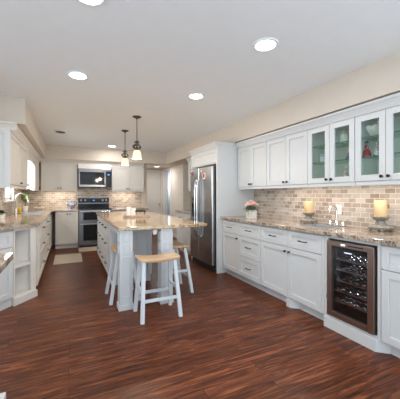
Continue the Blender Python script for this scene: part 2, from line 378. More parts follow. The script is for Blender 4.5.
# closed six-panel door at the end of the hall
d = MB(); DX0, DX1 = 2.305, 2.815
d.box(DX0, DX1, YH+0.02, YH+0.055, 0.01, 2.025)
dw = (DX1-DX0)
for cx0, cx1 in ((DX0+0.07, DX0+dw/2-0.035), (DX0+dw/2+0.035, DX1-0.07)):
    for z0, z1 in ((0.22, 0.80), (0.92, 1.55), (1.66, 1.90)):
        # raised frame round each sunken field
        d.box(cx0-0.014, cx1+0.014, YH+0.010, YH+0.02, z0-0.014, z0).box(cx0-0.014, cx1+0.014, YH+0.010, YH+0.02, z1, z1+0.014)
        d.box(cx0-0.014, cx0, YH+0.010, YH+0.02, z0, z1).box(cx1, cx1+0.014, YH+0.010, YH+0.02, z0, z1)
        d.box(cx0+0.03, cx1-0.03, YH+0.012, YH+0.02, z0+0.03, z1-0.03)
dr = struct(d, 'door_1', M['door_white'])
MB().lathe([(0.001,0.07),(0.018,0.068),(0.026,0.05),(0.018,0.03),(0.008,0.022),(0.008,0.005),(0.025,0.004),(0.025,0)], (DX1-0.05, YH+0.02, 0.95), 16, '-y').build('door_knob', M['nickel'], dr, smooth=True)
struct(MB().box(2.23, 2.30, YH-0.018, YH, 0, 2.03).box(2.82, 2.868, YH-0.018, YH, 0, 2.03).box(2.23, 2.868, YH-0.018, YH, 2.03, 2.10), 'trim_8', M['door_white'])
# cased doorway in the right-hand hall wall, and the small room beyond it
struct(MB().box(XR-0.018, XR, 8.16, 8.25, 0, 2.05).box(XR-0.018, XR, 8.93, 9.02, 0, 2.05).box(XR-0.018, XR, 8.16, 9.02, 2.05, 2.11).box(XR, XR+0.12, 8.25, 8.262, 0, 2.05).box(XR, XR+0.12, 8.918, 8.93, 0, 2.05), 'trim_9', M['trimwhite'])
struct(MB().box(XR+0.12, 6.1, YH+1.3, YH+1.42, 0, ZC).box(6.0, 6.1, 7.32, YH+1.3, 0, ZC).box(3.60, 6.1, 7.2, 7.32, 0, ZC).box(2.99, 3.11, 9.24, YH+1.3, 0, ZC), 'wall_bedroom', M['roomblue'])
# baseboards
struct(MB().box(XR-0.014, XR, 7.33, 8.155, 0, 0.10).box(XR-0.014, XR, 6.1, 6.145, 0, 0.1), 'baseboard_right', M['trimwhite'], bevel=0.003)
struct(MB().box(2.021, 2.035, YB+0.13, YH-0.02, 0, 0.10), 'baseboard_hall', M['trimwhite'], bevel=0.003)

# ------------------------------------------------------------ cabinet builders (local x = along the front, -y = out, z up)
def knob(parent, x, z, y=0.0):
    return MB().lathe([(0.001,0.030),(0.009,0.029),(0.0145,0.023),(0.0145,0.018),(0.007,0.012),(0.006,0.003),(0.009,0.0)], (x, y, z), 12, '-y').build('knob', M['bronze'], parent, smooth=True)
def pull(parent, x, z, L=0.096, y=0.0):
    b = MB(); pts = []
    for i in range(9):
        t = i/8; pts.append((x-L/2-0.012+(L+0.024)*t, y-0.024-0.008*math.sin(math.pi*t), z))
    b.tube(pts, 0.0052, 8)
    for s in (-1, 1): b.tube([(x+s*L/2, y, z), (x+s*L/2, y-0.027, z)], 0.0055, 8)
    return b.build('pull_handle', M['bronze'], parent, smooth=True)
def shaker(name, parent, x0, x1, z0, z1, mat, rail=0.057, t=0.02):
    g = 0.0022; x0 += g; x1 -= g; z0 += g; z1 -= g
    r = min(rail, (z1-z0)*0.28)
    b = MB(); b.box(x0, x0+rail, 0, t, z0, z1).box(x1-rail, x1, 0, t, z0, z1).box(x0+rail, x1-rail, 0, t, z0, z0+r).box(x0+rail, x1-rail, 0, t, z1-r, z1)
    b.box(x0+rail, x1-rail, 0.014, t, z0+r, z1-r)
    return b.build(name, mat, parent, bevel=0.0015, seg=1)
def glass_door(parent, x0, x1, z0, z1, mat, rail=0.057, t=0.02):
    g = 0.0022; x0 += g; x1 -= g; z0 += g; z1 -= g
    b = MB(); b.box(x0, x0+rail, 0, t, z0, z1).box(x1-rail, x1, 0, t, z0, z1).box(x0+rail, x1-rail, 0, t, z0, z0+rail).box(x0+rail, x1-rail, 0, t, z1-rail, z1)
    d = b.build('glass_door', mat, parent, bevel=0.0015, seg=1)
    MB().box(x0+rail-0.005, x1-rail+0.005, 0.011, 0.015, z0+rail-0.005, z1-rail+0.005).build('glass_pane', M['glass'], d)
    return d
def base_cabinet(loc, rz, w, label, cells, mat, depth=0.60, toe=0.075, group=None, name='base_cabinet', z1=0.873, toefull=False, kick=True):
    t = thing(name, loc, rz, label, 'cabinet', group); g = 0.001
    b = MB(); th = 0.018
    b.box(g, th, 0.021, depth, 0.10, z1).box(w-th, w-g, 0.021, depth, 0.10, z1).box(th, w-th, 0.021, depth, 0.10, 0.118).box(th, w-th, depth-th, depth, 0.118, z1)
    b.box(th, w-th, 0.021, 0.036, 0.118, z1)
    b.build('cabinet_body', mat, t)
    if kick: MB().box(g, w-g, toe, depth, 0, 0.0995).build('toe_kick', mat, t)
    for c in cells:
        k, x0, x1, za, zb = c[:5]; dd = shaker(k, t, x0, x1, za, zb, mat)
        if len(c) > 5:
            h = c[5]
            if h == 'pull': pull(dd, (x0+x1)/2, (za+zb)/2)
            elif h == 'knob': knob(dd, (x0+x1)/2, (za+zb)/2)
            elif h == 'L': knob(dd, x0+0.032, zb-0.05)
            elif h == 'R': knob(dd, x1-0.032, zb-0.05)
    return t
def wall_cabinet(loc, rz, w, label, doors, mat, depth=0.33, z0=1.385, z1=2.03, rail=True, led=None, glass=False, group=None, name='upper_cabinet'):
    t = thing(name, loc, rz, label, 'cabinet', group); g = 0.001; th = 0.018
    if glass:
        b = MB(); b.box(g, th, 0.021, depth, z0, z1).box(w-th, w-g, 0.021, depth, z0, z1).box(th, w-th, 0.021, depth, z0, z0+th).box(th, w-th, 0.021, depth, z1-th, z1).box(th, w-th, depth-0.012, depth, z0+th, z1-th)
        b.build('cabinet_body', mat, t)
        l = MB(); e = 0.002
        l.box(th, th+e, 0.03, depth-0.013, z0+th, z1-th).box(w-th-e, w-th, 0.03, depth-0.013, z0+th, z1-th).box(th+e, w-th-e, depth-0.015, depth-0.0125, z0+th, z1-th).box(th+e, w-th-e, 0.03, depth-0.015, z0+th, z0+th+e)
        l.box(w/2-0.012, w/2+0.012, 0.022, 0.034, z0+th+e, z1-th)
        l.build('lining', M['cabin'], t)
        for zz in (z0+0.235, z0+0.42):
            s = MB().box(th+e, w-th-e, 0.045, depth-0.016, zz, zz+0.007).build('glass_shelf', M['shelfglass'], t)
            MB().box(th+e, w-th-e, 0.042, 0.0448, zz-0.0005, zz+0.0075).build('shelf_edge', M['glassedge'], s)
    else:
        MB().box(g, w-g, 0.021, depth, z0, z1).build('cabinet_body', mat, t)
    if rail: MB().box(g, w-g, 0.012, 0.030, z0-0.035, z0-0.0005).build('light_rail', mat, t, bevel=0.002, seg=1)
    for c in doors:
        x0, x1, h = c[:3]
        dd = glass_door(t, x0, x1, z0+0.004, z1-0.012, mat) if glass else shaker('door', t, x0, x1, z0+0.004, z1-0.012, mat)
        if h == 'L': knob(dd, x0+0.030, z0+0.042)
        elif h == 'R': knob(dd, x1-0.030, z0+0.042)
    if led:
        a, bb, pw = led
        s = MB().box(a, bb, 0.075, 0.10, z0-0.014, z0-0.0005).build('light_strip', M['led'], t)
        lamp('strip_lamp', 'AREA', ((a+bb)/2, 0.0875, z0-0.018), LED_POWER*pw*(bb-a), WARM, t, shape='RECTANGLE', size=bb-a, size_y=0.05)
    return t
CROWN = [(0,-0.0105),(0.004,-0.0105),(0.005,0.002),(0.010,0.004),(0.015,0.016),(0.036,0.046),(0.049,0.056),(0.054,0.075),(0,0.075)]
def crown(p0, p1, label, mat, prof=CROWN):
    return tag(MB().extr(prof, p0, p1).build('crown_molding', mat), label, 'molding')

# ------------------------------------------------------------ right-hand run
XF = 2.235
wc = M['white']
base_cabinet((XF, 3.912, 0), -90, 0.478, 'white base cabinet beside the refrigerator panel, one drawer above one door', [('drawer', 0, .478, .675, .862, 'pull'), ('door', 0, .478, .105, .672, 'R')], wc)
base_cabinet((XF, 3.430, 0), -90, 0.508, 'white cabinet with a stack of three drawers, under the flower box', [('drawer', 0, .508, .675, .862, 'pull'), ('drawer', 0, .508, .39, .672, 'pull'), ('drawer', 0, .508, .105, .387, 'pull')], wc)
sb = base_cabinet((XF, 2.918, 0), -90, 0.992, 'wide white bar sink cabinet with two drawers over two doors, left of the wine cooler', [('drawer', 0, .491, .675, .862, 'pull'), ('drawer', .491, .962, .675, .862, 'pull'), ('door', 0, .491, .105, .672, 'R'), ('door', .491, .962, .105, .672, 'L')], wc)
MB().box(0.964, 0.991, 0.0, 0.0205, 0.105, 0.862).build('filler_strip', wc, sb)
MB().prism([(0.47,0.0),(0.53,0.0),(0.60,0.0745),(0.47,0.0745)], 0.0, 0.099).build('foot', wc, sb)
# wine cooler housing + cooler
hs = thing('cooler_surround', (XF, 1.924, 0), -90, 'white base surround with chamfered plinth framing the wine cooler', 'cabinet')
MB().prism([(0.0,-0.012),(0.50,-0.012),(0.575,0.072),(0.0,0.072)], 0, 0.098).build('plinth', wc, hs, bevel=0.002, seg=1)
MB().box(0.0, 0.038, 0.0, 0.6, 0.0985, 0.873).box(0.512, 0.535, 0.0, 0.6, 0.0985, 0.873).box(0.038, 0.512, 0.0, 0.6, 0.0985, 0.128).box(0.038, 0.512, 0.0, 0.06, 0.852, 0.873).build('frame', wc, hs)
wcx = thing('wine_cooler', (XF, 1.924-0.042, 0.129), -90, 'under-counter wine cooler with bronze steel door frame and wire racks', 'wine cooler')
cw, ch = 0.466, 0.716
MB().box(0, 0.02, 0.025, 0.56, 0, ch).box(cw-0.02, cw, 0.025, 0.56, 0, ch).box(0.02, cw-0.02, 0.025, 0.56, 0, 0.02).box(0.02, cw-0.02, 0.025, 0.56, ch-0.02, ch).box(0.02, cw-0.02, 0.53, 0.56, 0.02, ch-0.02).build('case', M['darkcase'], wcx)
fr = 0.048
dd = MB().box(0.002, fr, -0.022, 0.02, 0.004, ch-0.010).box(cw-fr-0.02, cw-0.012, -0.022, 0.02, 0.004, ch-0.010).box(fr, cw-fr-0.02, -0.022, 0.02, 0.004, 0.052).box(fr, cw-fr-0.02, -0.022, 0.02, ch-0.056, ch-0.010).build('cooler_door', M['steel_dark'], wcx, bevel=0.003)
MB().box(fr-0.004, cw-fr-0.016, -0.006, 0.0, 0.048, ch-0.052).build('glass_pane', M['coolerglass'], dd)
MB().box(cw*0.33, cw*0.42, -0.0235, -0.0222, ch-0.040, ch-0.026).build('display', M['whitedisplay'], dd)
MB().box(cw*0.47, cw*0.78, -0.0235, -0.0222, ch-0.038, ch-0.028).build('button_row', M['blackmatte'], dd)
MB().box(fr+0.10, fr+0.17, 0.03, 0.034, ch-0.115, ch-0.105).build('added_interior_glow', M['whitedisplay'], wcx)  # small glowing strip added inside the cooler
lamp('added_cooler_lamp', 'AREA', (cw/2, 0.06, ch-0.03), 0.45, (0.9,0.95,1.0), wcx, (R(20),0,0), shape='RECTANGLE', size=0.3, size_y=0.03)  # added lamp that brings out the racks behind the glass
MB().tube([(0.018,-0.040,0.16),(0.018,-0.040,0.20)], 0.004, 6).tube([(0.018,-0.022,0.18),(0.018,-0.041,0.18)], 0.004, 6).build('door_lock', M['nickel'], dd)
for i in range(5):
    z = 0.135 + i*0.098
    r = MB(); r.box(0.028, cw-0.04, 0.034, 0.052, z, z+0.018)
    rk = r.build('wire_rack', M['nickel'], wcx)
    q = MB()
    for k in range(3):
        y = 0.09+0.11*k; pts = [(0.028+(cw-0.068)*j/36, y, z+0.004+0.013*math.cos(j*math.pi/3.0)) for j in range(37)]
        q.tube(pts, 0.0038, 5)
    for k in range(7):
        x = 0.06+k*0.058; q.tube([(x, 0.05, z+0.004), (x, 0.50, z+0.004)], 0.003, 5)
    q.build('wavy_wires', M['chrome'], rk)
base_cabinet((XF, 1.386, 0), -90, 0.60, 'white base cabinet right of the wine cooler, one drawer above one door', [('drawer', 0, .60, .675, .862, 'pull'), ('door', 0, .60, .105, .672, 'R')], wc)
# counter with the bar sink cut out
SX0, SX1, SY0, SY1 = 2.38, 2.66, 2.03, 2.42
tag(MB().prism([(2.20,0.78),(XR-0.001,0.78),(XR-0.001,3.915),(2.20,3.915)], 0.875, 0.914, hole=[(SX0,SY0),(SX1,SY0),(SX1,SY1),(SX0,SY1)]).build('countertop', M['granite'], bevel=0.004), 'long polished beige granite countertop over the right-hand cabinets', 'countertop')
def sink(x0, x1, y0, y1, mat, label, depth=0.10):
    b = MB(); e = 0.004; zt = 0.9152
    # rim
    b.box(x0-0.012, x0+e, y0-0.012, y1+0.012, zt-0.0008, zt+0.002).box(x1-e, x1+0.012, y0-0.012, y1+0.012, zt-0.0008, zt+0.002).box(x0+e, x1-e, y0-0.012, y0+e, zt-0.0008, zt+0.002).box(x0+e, x1-e, y1-e, y1+0.012, zt-0.0008, zt+0.002)
    z0 = 0.914-depth
    b.box(x0+0.001, x0+e, y0+0.001, y1-0.001, z0, zt).box(x1-e, x1-0.001, y0+0.001, y1-0.001, z0, zt).box(x0+e, x1-e, y0+0.001, y0+e, z0, zt).box(x0+e, x1-e, y1-e, y1-0.001, z0, zt).box(x0+0.001, x1-0.001, y0+0.001, y1-0.001, z0-0.004, z0)
    s = tag(b.build('sink', mat), label, 'sink')
    MB().lathe([(0.03,0.0),(0.03,0.003),(0.001,0.002)], ((x0+x1)/2, (y0+y1)/2, z0), 16).build('drain', M['chrome'], s)
    return s
sink(SX0, SX1, SY0, SY1, M['sinksteel'], 'small steel bar sink set in the right-hand granite counter')
# bar faucet
fa = thing('bar_faucet', (2.745, 2.20, 0.9145), -90, 'chrome gooseneck bar faucet with two cross levers behind the small sink', 'faucet')
pts = [(0, 0, 0.0), (0, 0, 0.17)]
for i in range(1, 13):
    a = math.pi*i/12; pts.append((0, -0.055+0.055*math.cos(a), 0.17+0.055*math.sin(a)))
pts.append((0, -0.11, 0.155))
MB().tube(pts, 0.011, 12).lathe([(0.026,0),(0.026,0.01),(0.018,0.02),(0.016,0.05),(0.011,0.06)], (0,0,0), 16).build('spout', M['chrome'], fa, smooth=True)
MB().box(-0.11, 0.11, -0.024, 0.024, 0.0, 0.007).build('deck_plate', M['chrome'], fa, bevel=0.003)
for s in (-1, 1):
    MB().lathe([(0.022,0.007),(0.022,0.03),(0.015,0.045),(0.010,0.055),(0.001,0.058)], (s*0.085,0,0), 14).tube([(s*0.085,0,0.05),(s*0.12,-0.005,0.058),(s*0.155,-0.01,0.085)], 0.007, 8).ball((s*0.158,-0.01,0.088), 0.012, sub=1).build('lever_handle', M['chrome'], fa, smooth=True)
def outlet(loc, rz, label, group=None):
    t = thing('wall_outlet', loc, rz, label, 'outlet', group)
    MB().box(-0.036, 0.036, 0, 0.005, -0.058, 0.058).build('cover_plate', M['plate'], t, bevel=0.002, seg=1)
    for z in (-0.021, 0.021): MB().box(-0.016, 0.016, -0.0025, -0.0001, z-0.014, z+0.014).build('socket', M['whiteceramic'], t)
    return t
outlet((XR-0.0175, 2.255, 1.09), -90, 'white outlet plate on the stone tiles behind the bar faucet')

# refrigerator, its surround
fp = thing('refrigerator_surround', (2.15, 3.955, 0), -90, 'tall white panel surround with cabinet and crown above the refrigerator', 'cabinet')
MB().box(0, 0.036, 0, 0.715, 0, 2.03).build('side_panel', wc, fp, bevel=0.002, seg=1)
MB().box(-1.005, -0.97, 0, 0.715, 0, 2.03).build('side_panel', wc, fp, bevel=0.002, seg=1)
MB().box(-0.969, -0.001, 0.021, 0.715, 1.775, 2.03).build('cabinet_body', wc, fp)
shaker('door', fp, -0.968, -0.002, 1.79, 2.02, wc)
# crown around the surround
MB().extr(CROWN, (-1.005, 0.0, 2.0305), (0.036, 0.0, 2.0305)).build('crown', wc, fp)
MB().extr(CROWN, (0.036, 0.0, 2.0305), (0.036, 0.30, 2.0305)).build('crown', wc, fp)
MB().prism([(0.036,0.0),(0.090,0.0),(0.090,-0.054),(0.036,-0.054)][::-1], 2.087, 2.1054).build('crown_corner', wc, fp)
MB().box(-1.005, 0.036, 0.0, 0.29, 2.0305, 2.119).box(0.0365, 0.053, 0.301, 0.68, 2.0305, 2.119).build('crown_block', wc, fp)
fg = thing('refrigerator', (2.10, 4.905, 0), -90, 'side-by-side stainless steel refrigerator in a white surround', 'refrigerator')
fw = 0.905
MB().box(0.0, fw, 0.07, 0.74, 0.03, 1.735).build('case', M['blackmatte'], fg, bevel=0.004)
MB().box(0.01, fw-0.01, 0.045, 0.30, 0.0, 0.09).build('kick_grille', M['blackmatte'], fg)
dl = MB().box(0.003, fw*0.43-0.003, 0.0, 0.066, 0.10, 1.74).build('freezer_door', M['steel'], fg, bevel=0.012, seg=3)
drr = MB().box(fw*0.43+0.003, fw-0.003, 0.0, 0.066, 0.10, 1.74).build('refrigerator_door', M['steel'], fg, bevel=0.012, seg=3)
for p_, x_ in ((dl, fw*0.43-0.045), (drr, fw*0.43+0.045)):
    MB().tube([(x_, 0.0, 0.52), (x_, -0.05, 0.56), (x_, -0.058, 0.75), (x_, -0.06, 1.05), (x_, -0.058, 1.32), (x_, -0.05, 1.50), (x_, 0.0, 1.54)], 0.013, 10).build('door_handle', M['chrome'], p_, smooth=True)
ds = MB().box(0.09, 0.28, -0.003, 0.0, 0.86, 1.20).build('dispenser', M['black'], dl, bevel=0.003)
MB().box(0.12, 0.25, -0.006, -0.0035, 1.11, 1.17).build('dispenser_panel', M['steel'], ds)
def heart():
    b = MB(); pr = []
    for i in range(20):
        a = 2*math.pi*i/20; x = 16*math.sin(a)**3; z = 13*math.cos(a)-5*math.cos(2*a)-2*math.cos(3*a)-math.cos(4*a)
        pr.append((x*0.0022, z*0.0022))
    a = [b.bm.verts.new((x, 0, z)) for x, z in pr]; c = [b.bm.verts.new((x, -0.006, z)) for x, z in pr]
    b.bm.faces.new(a); b.bm.faces.new(c[::-1])
    for i in range(20): b.bm.faces.new((a[i], a[(i+1) % 20], c[(i+1) % 20], c[i]))
    return b
hm = heart().build('heart_magnet', M['red']); hm.location = (2.10, 4.905-0.10, 1.655); hm.rotation_euler = (0,0,R(-90)); tag(hm, 'red heart magnet high on the freezer door', 'magnet')
pc = MB().box(-0.045, 0.045, -0.002, 0, -0.055, 0.055).build('fridge_note', M['plate']); pc.location = (2.0995, 4.905-0.60, 1.585); pc.rotation_euler = (0,0,R(-90)); tag(pc, 'white card with a dark picture stuck to the refrigerator door', 'card')
MB().box(-0.034, 0.034, -0.003, -0.0021, -0.03, 0.045).build('picture', M['red'], pc)
mg = MB().lathe([(0.02,0),(0.02,0.005),(0.001,0.006)], (0,0,0), 12, '-y').build('round_magnet', M['whiteceramic']); mg.location = (2.0995, 4.905-0.50, 1.68); mg.rotation_euler = (0,0,R(-90)); tag(mg, 'small round pale magnet near the top of the refrigerator door', 'magnet')

# cabinets beyond the refrigerator
base_cabinet((XF, 6.0, 0), -90, 1.03, 'white base cabinet beyond the refrigerator, two drawers over two doors', [('drawer', 0, .515, .675, .862, 'pull'), ('drawer', .515, 1.03, .675, .862, 'pull'), ('door', 0, .515, .105, .672, 'R'), ('door', .515, 1.03, .105, .672, 'L')], wc)
tag(MB().box(2.20, XR-0.001, 4.965, 6.02, 0.875, 0.914).build('countertop', M['granite'], bevel=0.004), 'short granite countertop beyond the refrigerator', 'countertop')
XU = 2.52
wall_cabinet((XU, 6.0, 0), -90, 1.03, 'white wall cabinet mostly hidden beyond the refrigerator', [(0, .515, 'R'), (.515, 1.03, 'L')], wc)
crown((XU, 6.0, 2.0305), (XU, 4.965, 2.0305), 'short white crown molding beyond the refrigerator', wc)
# uppers over the right run
wall_cabinet((XU, 3.900, 0), -90, 0.744, 'white two-door wall cabinet next to the tall refrigerator panel', [(0, .370, 'R'), (.370, .742, 'L')], wc)
wall_cabinet((XU, 3.154, 0), -90, 0.746, 'white two-door wall cabinet between the plain pair and the glass doors', [(0, .385, 'R'), (.385, .745, 'L')], wc, led=(0.12, 0.74, 0.6))
g1 = wall_cabinet((XU, 2.407, 0), -90, 0.591, 'white wall cabinet with two glass doors, showing a blue box and small blue figurine', [(0, .300, 'R'), (.300, .590, 'L')], wc, led=(0.005, 0.585, 0.5), glass=True)
g2 = wall_cabinet((XU, 1.814, 0), -90, 0.591, 'white wall cabinet with two glass doors nearest the camera, red figurine inside', [(0, .292, 'R'), (.292, .590, 'L')], wc, led=(0.04, 0.585, 0.6), glass=True)
crown((XU, 3.90, 2.0305), (XU, 1.223, 2.0305), 'long white crown molding above the right-hand wall cabinets', wc)

# things on the glass shelves  (shelves at z0+0.235 / z0+0.42; z0 = 1.385)
ZA, ZB_, ZF = 1.385+0.242, 1.385+0.427, 1.385+0.0205
def put(o, x, y, z, rz=0): o.location = (x, y, z); o.rotation_euler = (0, 0, R(rz)); return o
o = MB().box(-0.03, 0.03, -0.006, 0.006, 0, 0.10).build('picture_frame', M['bw'], bevel=0.002); put(o, 2.66, 2.31, ZA+0.0005, -60); tag(o, 'small upright blue and white plaque in the leftmost glass cabinet door', 'ornament')
o = thing('white_canister', (2.68, 2.045, ZB_+0.0005), 0, 'white lidded canister on the top glass shelf', 'canister')
MB().lathe([(0.04,0),(0.045,0.01),(0.045,0.10),(0.04,0.105)], (0,0,0), 20).build('jar', M['whiteceramic'], o, smooth=True)
MB().lathe([(0.044,0.1055),(0.044,0.115),(0.012,0.125),(0.012,0.135),(0.001,0.137)], (0,0,0), 20).build('lid', M['whiteceramic'], o, smooth=True)
def figurine(name, loc, skirt, label, h=0.12, sk='skin', arms=True):
    t = thing(name, loc, 0, label, 'figurine')
    k = h/0.12
    MB().lathe([(0.034*k,0),(0.036*k,0.008*k),(0.028*k,0.045*k),(0.012*k,0.068*k),(0.016*k,0.09*k),(0.006*k,0.097*k)], (0,0,0), 16).build('dress', M[skirt], t, smooth=True)
    MB().ball((0,0,0.107*k), 0.0125*k, sub=2).build('head', M[sk], t, smooth=True)
    MB().tube([(-0.004*k,-0.015*k,0.088*k),(-0.022*k,-0.02*k,0.072*k),(-0.026*k,-0.004*k,0.055*k)], 0.004*k, 6).tube([(-0.004*k,0.015*k,0.088*k),(-0.022*k,0.02*k,0.072*k),(-0.026*k,0.004*k,0.055*k)], 0.004*k, 6).build('arms', M[sk], t, smooth=True)
    MB().lathe([(0.020*k,0.112*k),(0.014*k,0.116*k),(0.012*k,0.126*k),(0.001,0.129*k)], (0,0,0), 14).build('hat', M['blue' if skirt == 'red' else 'whiteceramic'], t, smooth=True)
    return t
figurine('figurine', (2.64, 1.775, ZA+0.0005), 'red', 'figurine in a wide red dress on the middle glass shelf', 0.15)
figurine('figurine', (2.64, 2.00, ZF+0.0005), 'bw', 'blue and white figurine standing on the cabinet floor', 0.15)
figurine('figurine', (2.66, 1.985, ZA+0.0005), 'blue', 'small blue figurine on the middle glass shelf, above the blue and white one', 0.095)
figurine('figurine', (2.66, 1.685, ZA+0.0005), 'bw', 'small blue and white figurine at the edge behind the glass, right of the red one', 0.12)
# ruffled shell dish
b = MB(); n = 28; rings = []
for j in range(6):
    rr = 0.015 + 0.02*j; zz = 0.004 + 0.0065*j*j*0.8
    rings.append([b.bm.verts.new((rr*math.cos(2*math.pi*k/n)*(1+0.05*j*math.cos(7*2*math.pi*k/n)*0.3), rr*math.sin(2*math.pi*k/n), zz+0.004*j*math.sin(7*2*math.pi*k/n)*0.5)) for k in range(n)])
for a, c in zip(rings, rings[1:]):
    for k in range(n): b.bm.faces.new((a[k], a[(k+1) % n], c[(k+1) % n], c[k]))
b.bm.faces.new(rings[0][::-1])
o = b.build('shell_dish', M['whiteceramic'], smooth=80); o.scale = (0.8,0.8,0.8); md = o.modifiers.new('s', 'SOLIDIFY'); md.thickness = 0.004
put(o, 2.69, 1.715, ZB_+0.003); tag(o, 'white ruffled shell dish on the top glass shelf above the red figurine', 'dish')

# ------------------------------------------------------------ things on the right counter
def candle_holder(loc, label, s=1.0):
    t = thing('candle_holder', loc, 0, label, 'candle holder', 'carved stone candle holders on the right counter')
    MB().lathe([(0.102,0.028),(0.108,0.034),(0.098,0.044),(0.080,0.052),(0.060,0.058),(0.045,0.064),(0.040,0.085),(0.036,0.092)], (0,0,0), 28).build('base', M['stone'], t, smooth=50)
    MB().lathe([(0.036,0.0925),(0.048,0.098),(0.070,0.118),(0.078,0.130),(0.074,0.134),(0.001,0.134)], (0,0,0), 28).build('bowl', M['stone'], t, smooth=50)
    for k in range(6):
        a = k*math.pi/3+0.3; c, s_ = math.cos(a), math.sin(a)
        MB().tube([(0.085*c,0.085*s_,0.03),(0.100*c,0.100*s_,0.018),(0.092*c,0.092*s_,0.012),(0.105*c,0.105*s_,0.012)], 0.0095, 8, ).ball((0.098*c,0.098*s_,0.012), 0.0115, sub=1).build('scroll_foot', M['stone'], t, smooth=True)
    rim = [(0.095*math.cos(k*math.pi/36), 0.095*math.sin(k*math.pi/36), 0.027) for k in range(73)]
    MB().tube(rim, lambda u: 0.0085+0.0025*math.sin(u*2*math.pi*18), 8).build('carved_rim', M['stone'], t, smooth=True)
    t.scale = (s, s, s); return t
c1 = candle_holder((2.700, 2.56, 0.9147), 'carved stone candle holder left of the bar faucet', 0.95)
c2 = dup(c1, (2.735, 1.70, 0.9147), 20, 'carved stone candle holder right of the bar faucet, above the wine cooler'); c2.scale = (1.03,)*3
def pillar(loc, h, r, label):
    t = thing('pillar_candle', loc, 0, label, 'candle', 'ivory pillar candles on stone holders')
    MB().lathe([(r*0.97,0),(r,0.004),(r,h-0.006),(r*0.95,h),(r*0.8,h-0.004),(r*0.3,h-0.010),(0.001,h-0.010)], (0,0,0), 28).build('wax', M['wax'], t, smooth=50)
    MB().tube([(0,0,h-0.011),(0.001,0,h+0.004)], 0.0012, 6).build('wick', M['blackmatte'], t)
    return t
pillar((2.700, 2.56, 0.9147+0.134*0.95+0.0005), 0.140, 0.054, 'ivory pillar candle on the holder left of the bar faucet')
pillar((2.735, 1.70, 0.9147+0.134*1.03+0.0005), 0.155, 0.056, 'ivory pillar candle on the holder above the wine cooler')
# flower box
fb = thing('flower_arrangement', (2.43, 3.39, 0.9147), -15, 'blush and cream flowers in a square whitewashed box, end of right counter', 'flowers')
MB().box(-0.06, 0.06, -0.06, -0.05, 0, 0.13).box(-0.06, 0.06, 0.05, 0.06, 0, 0.13).box(-0.06, -0.05, -0.05, 0.05, 0, 0.13).box(0.05, 0.06, -0.05, 0.05, 0, 0.13).box(-0.05, 0.05, -0.05, 0.05, 0, 0.10).build('planter_box', M['vase'], fb, bevel=0.002, seg=1)
b = MB()
for i in range(110):
    a = random.uniform(0, 2*math.pi); e = random.uniform(0.15, 1.4); d_ = Vector((math.cos(a)*math.cos(e), math.sin(a)*math.cos(e), math.sin(e)))
    b.leaf((random.uniform(-.03,.03), random.uniform(-.03,.03), 0.12), d_, random.uniform(.07,.15), random.uniform(.02,.04), 0.35)
b.build('foliage', M['leaf'], fb, smooth=60)
for i, (x, y, z, r, mt) in enumerate(((-.045,-.045,.185,.034,'pink'),(.01,-.06,.20,.036,'pink'),(.0,.0,.225,.034,'pink'),(.055,-.03,.19,.030,'creampetal'),(-.07,.0,.175,.028,'creampetal'),(.05,.04,.215,.028,'creampetal'),(-.03,.05,.205,.03,'creampetal'))):
    b = MB()
    r *= 1.3; z += 0.01
    for k in range(14):
        a = k*2.4; rr = r*(0.25+0.75*k/14); el = 1.2-1.0*k/14
        b.ball((x+math.cos(a)*rr*0.6, y+math.sin(a)*rr*0.6, z+math.sin(el)*r*0.5), r*0.48, (1,1,0.7), 1, 0.06)
    b.build('blossom', M[mt], fb, smooth=True)

# ------------------------------------------------------------ island
IX0, IX1, IY0, IY1 = 0.48, 1.54, 3.05, 5.87
def rrect(x0, x1, y0, y1, r, n=5):
    pts = []
    for cx, cy, a0 in ((x1-r,y0+r,-90),(x1-r,y1-r,0),(x0+r,y1-r,90),(x0+r,y0+r,180)):
        for i in range(n+1): a = R(a0+90*i/n); pts.append((cx+r*math.cos(a), cy+r*math.sin(a)))
    return pts
tag(MB().prism(rrect(IX0, IX1, IY0, IY1, 0.03), 0.875, 0.914).build('island_countertop', M['granite_gold'], bevel=0.008, seg=3), 'large golden granite countertop on the kitchen island', 'countertop')
isl = thing('kitchen_island', (0, 0, 0), 0, 'white kitchen island with drawers on its left side and square posts', 'kitchen island')
ib = M['island']
BX0, BX1, BY0, BY1 = 0.53, 1.10, 4.02, 5.84
MB().box(BX0, BX1, BY0, BY1, 0.10, 0.873).build('island_body', ib, isl)
MB().box(BX0+0.055, BX1-0.01, BY0+0.01, BY1-0.01, 0, 0.0995).build('toe_kick', ib, isl)
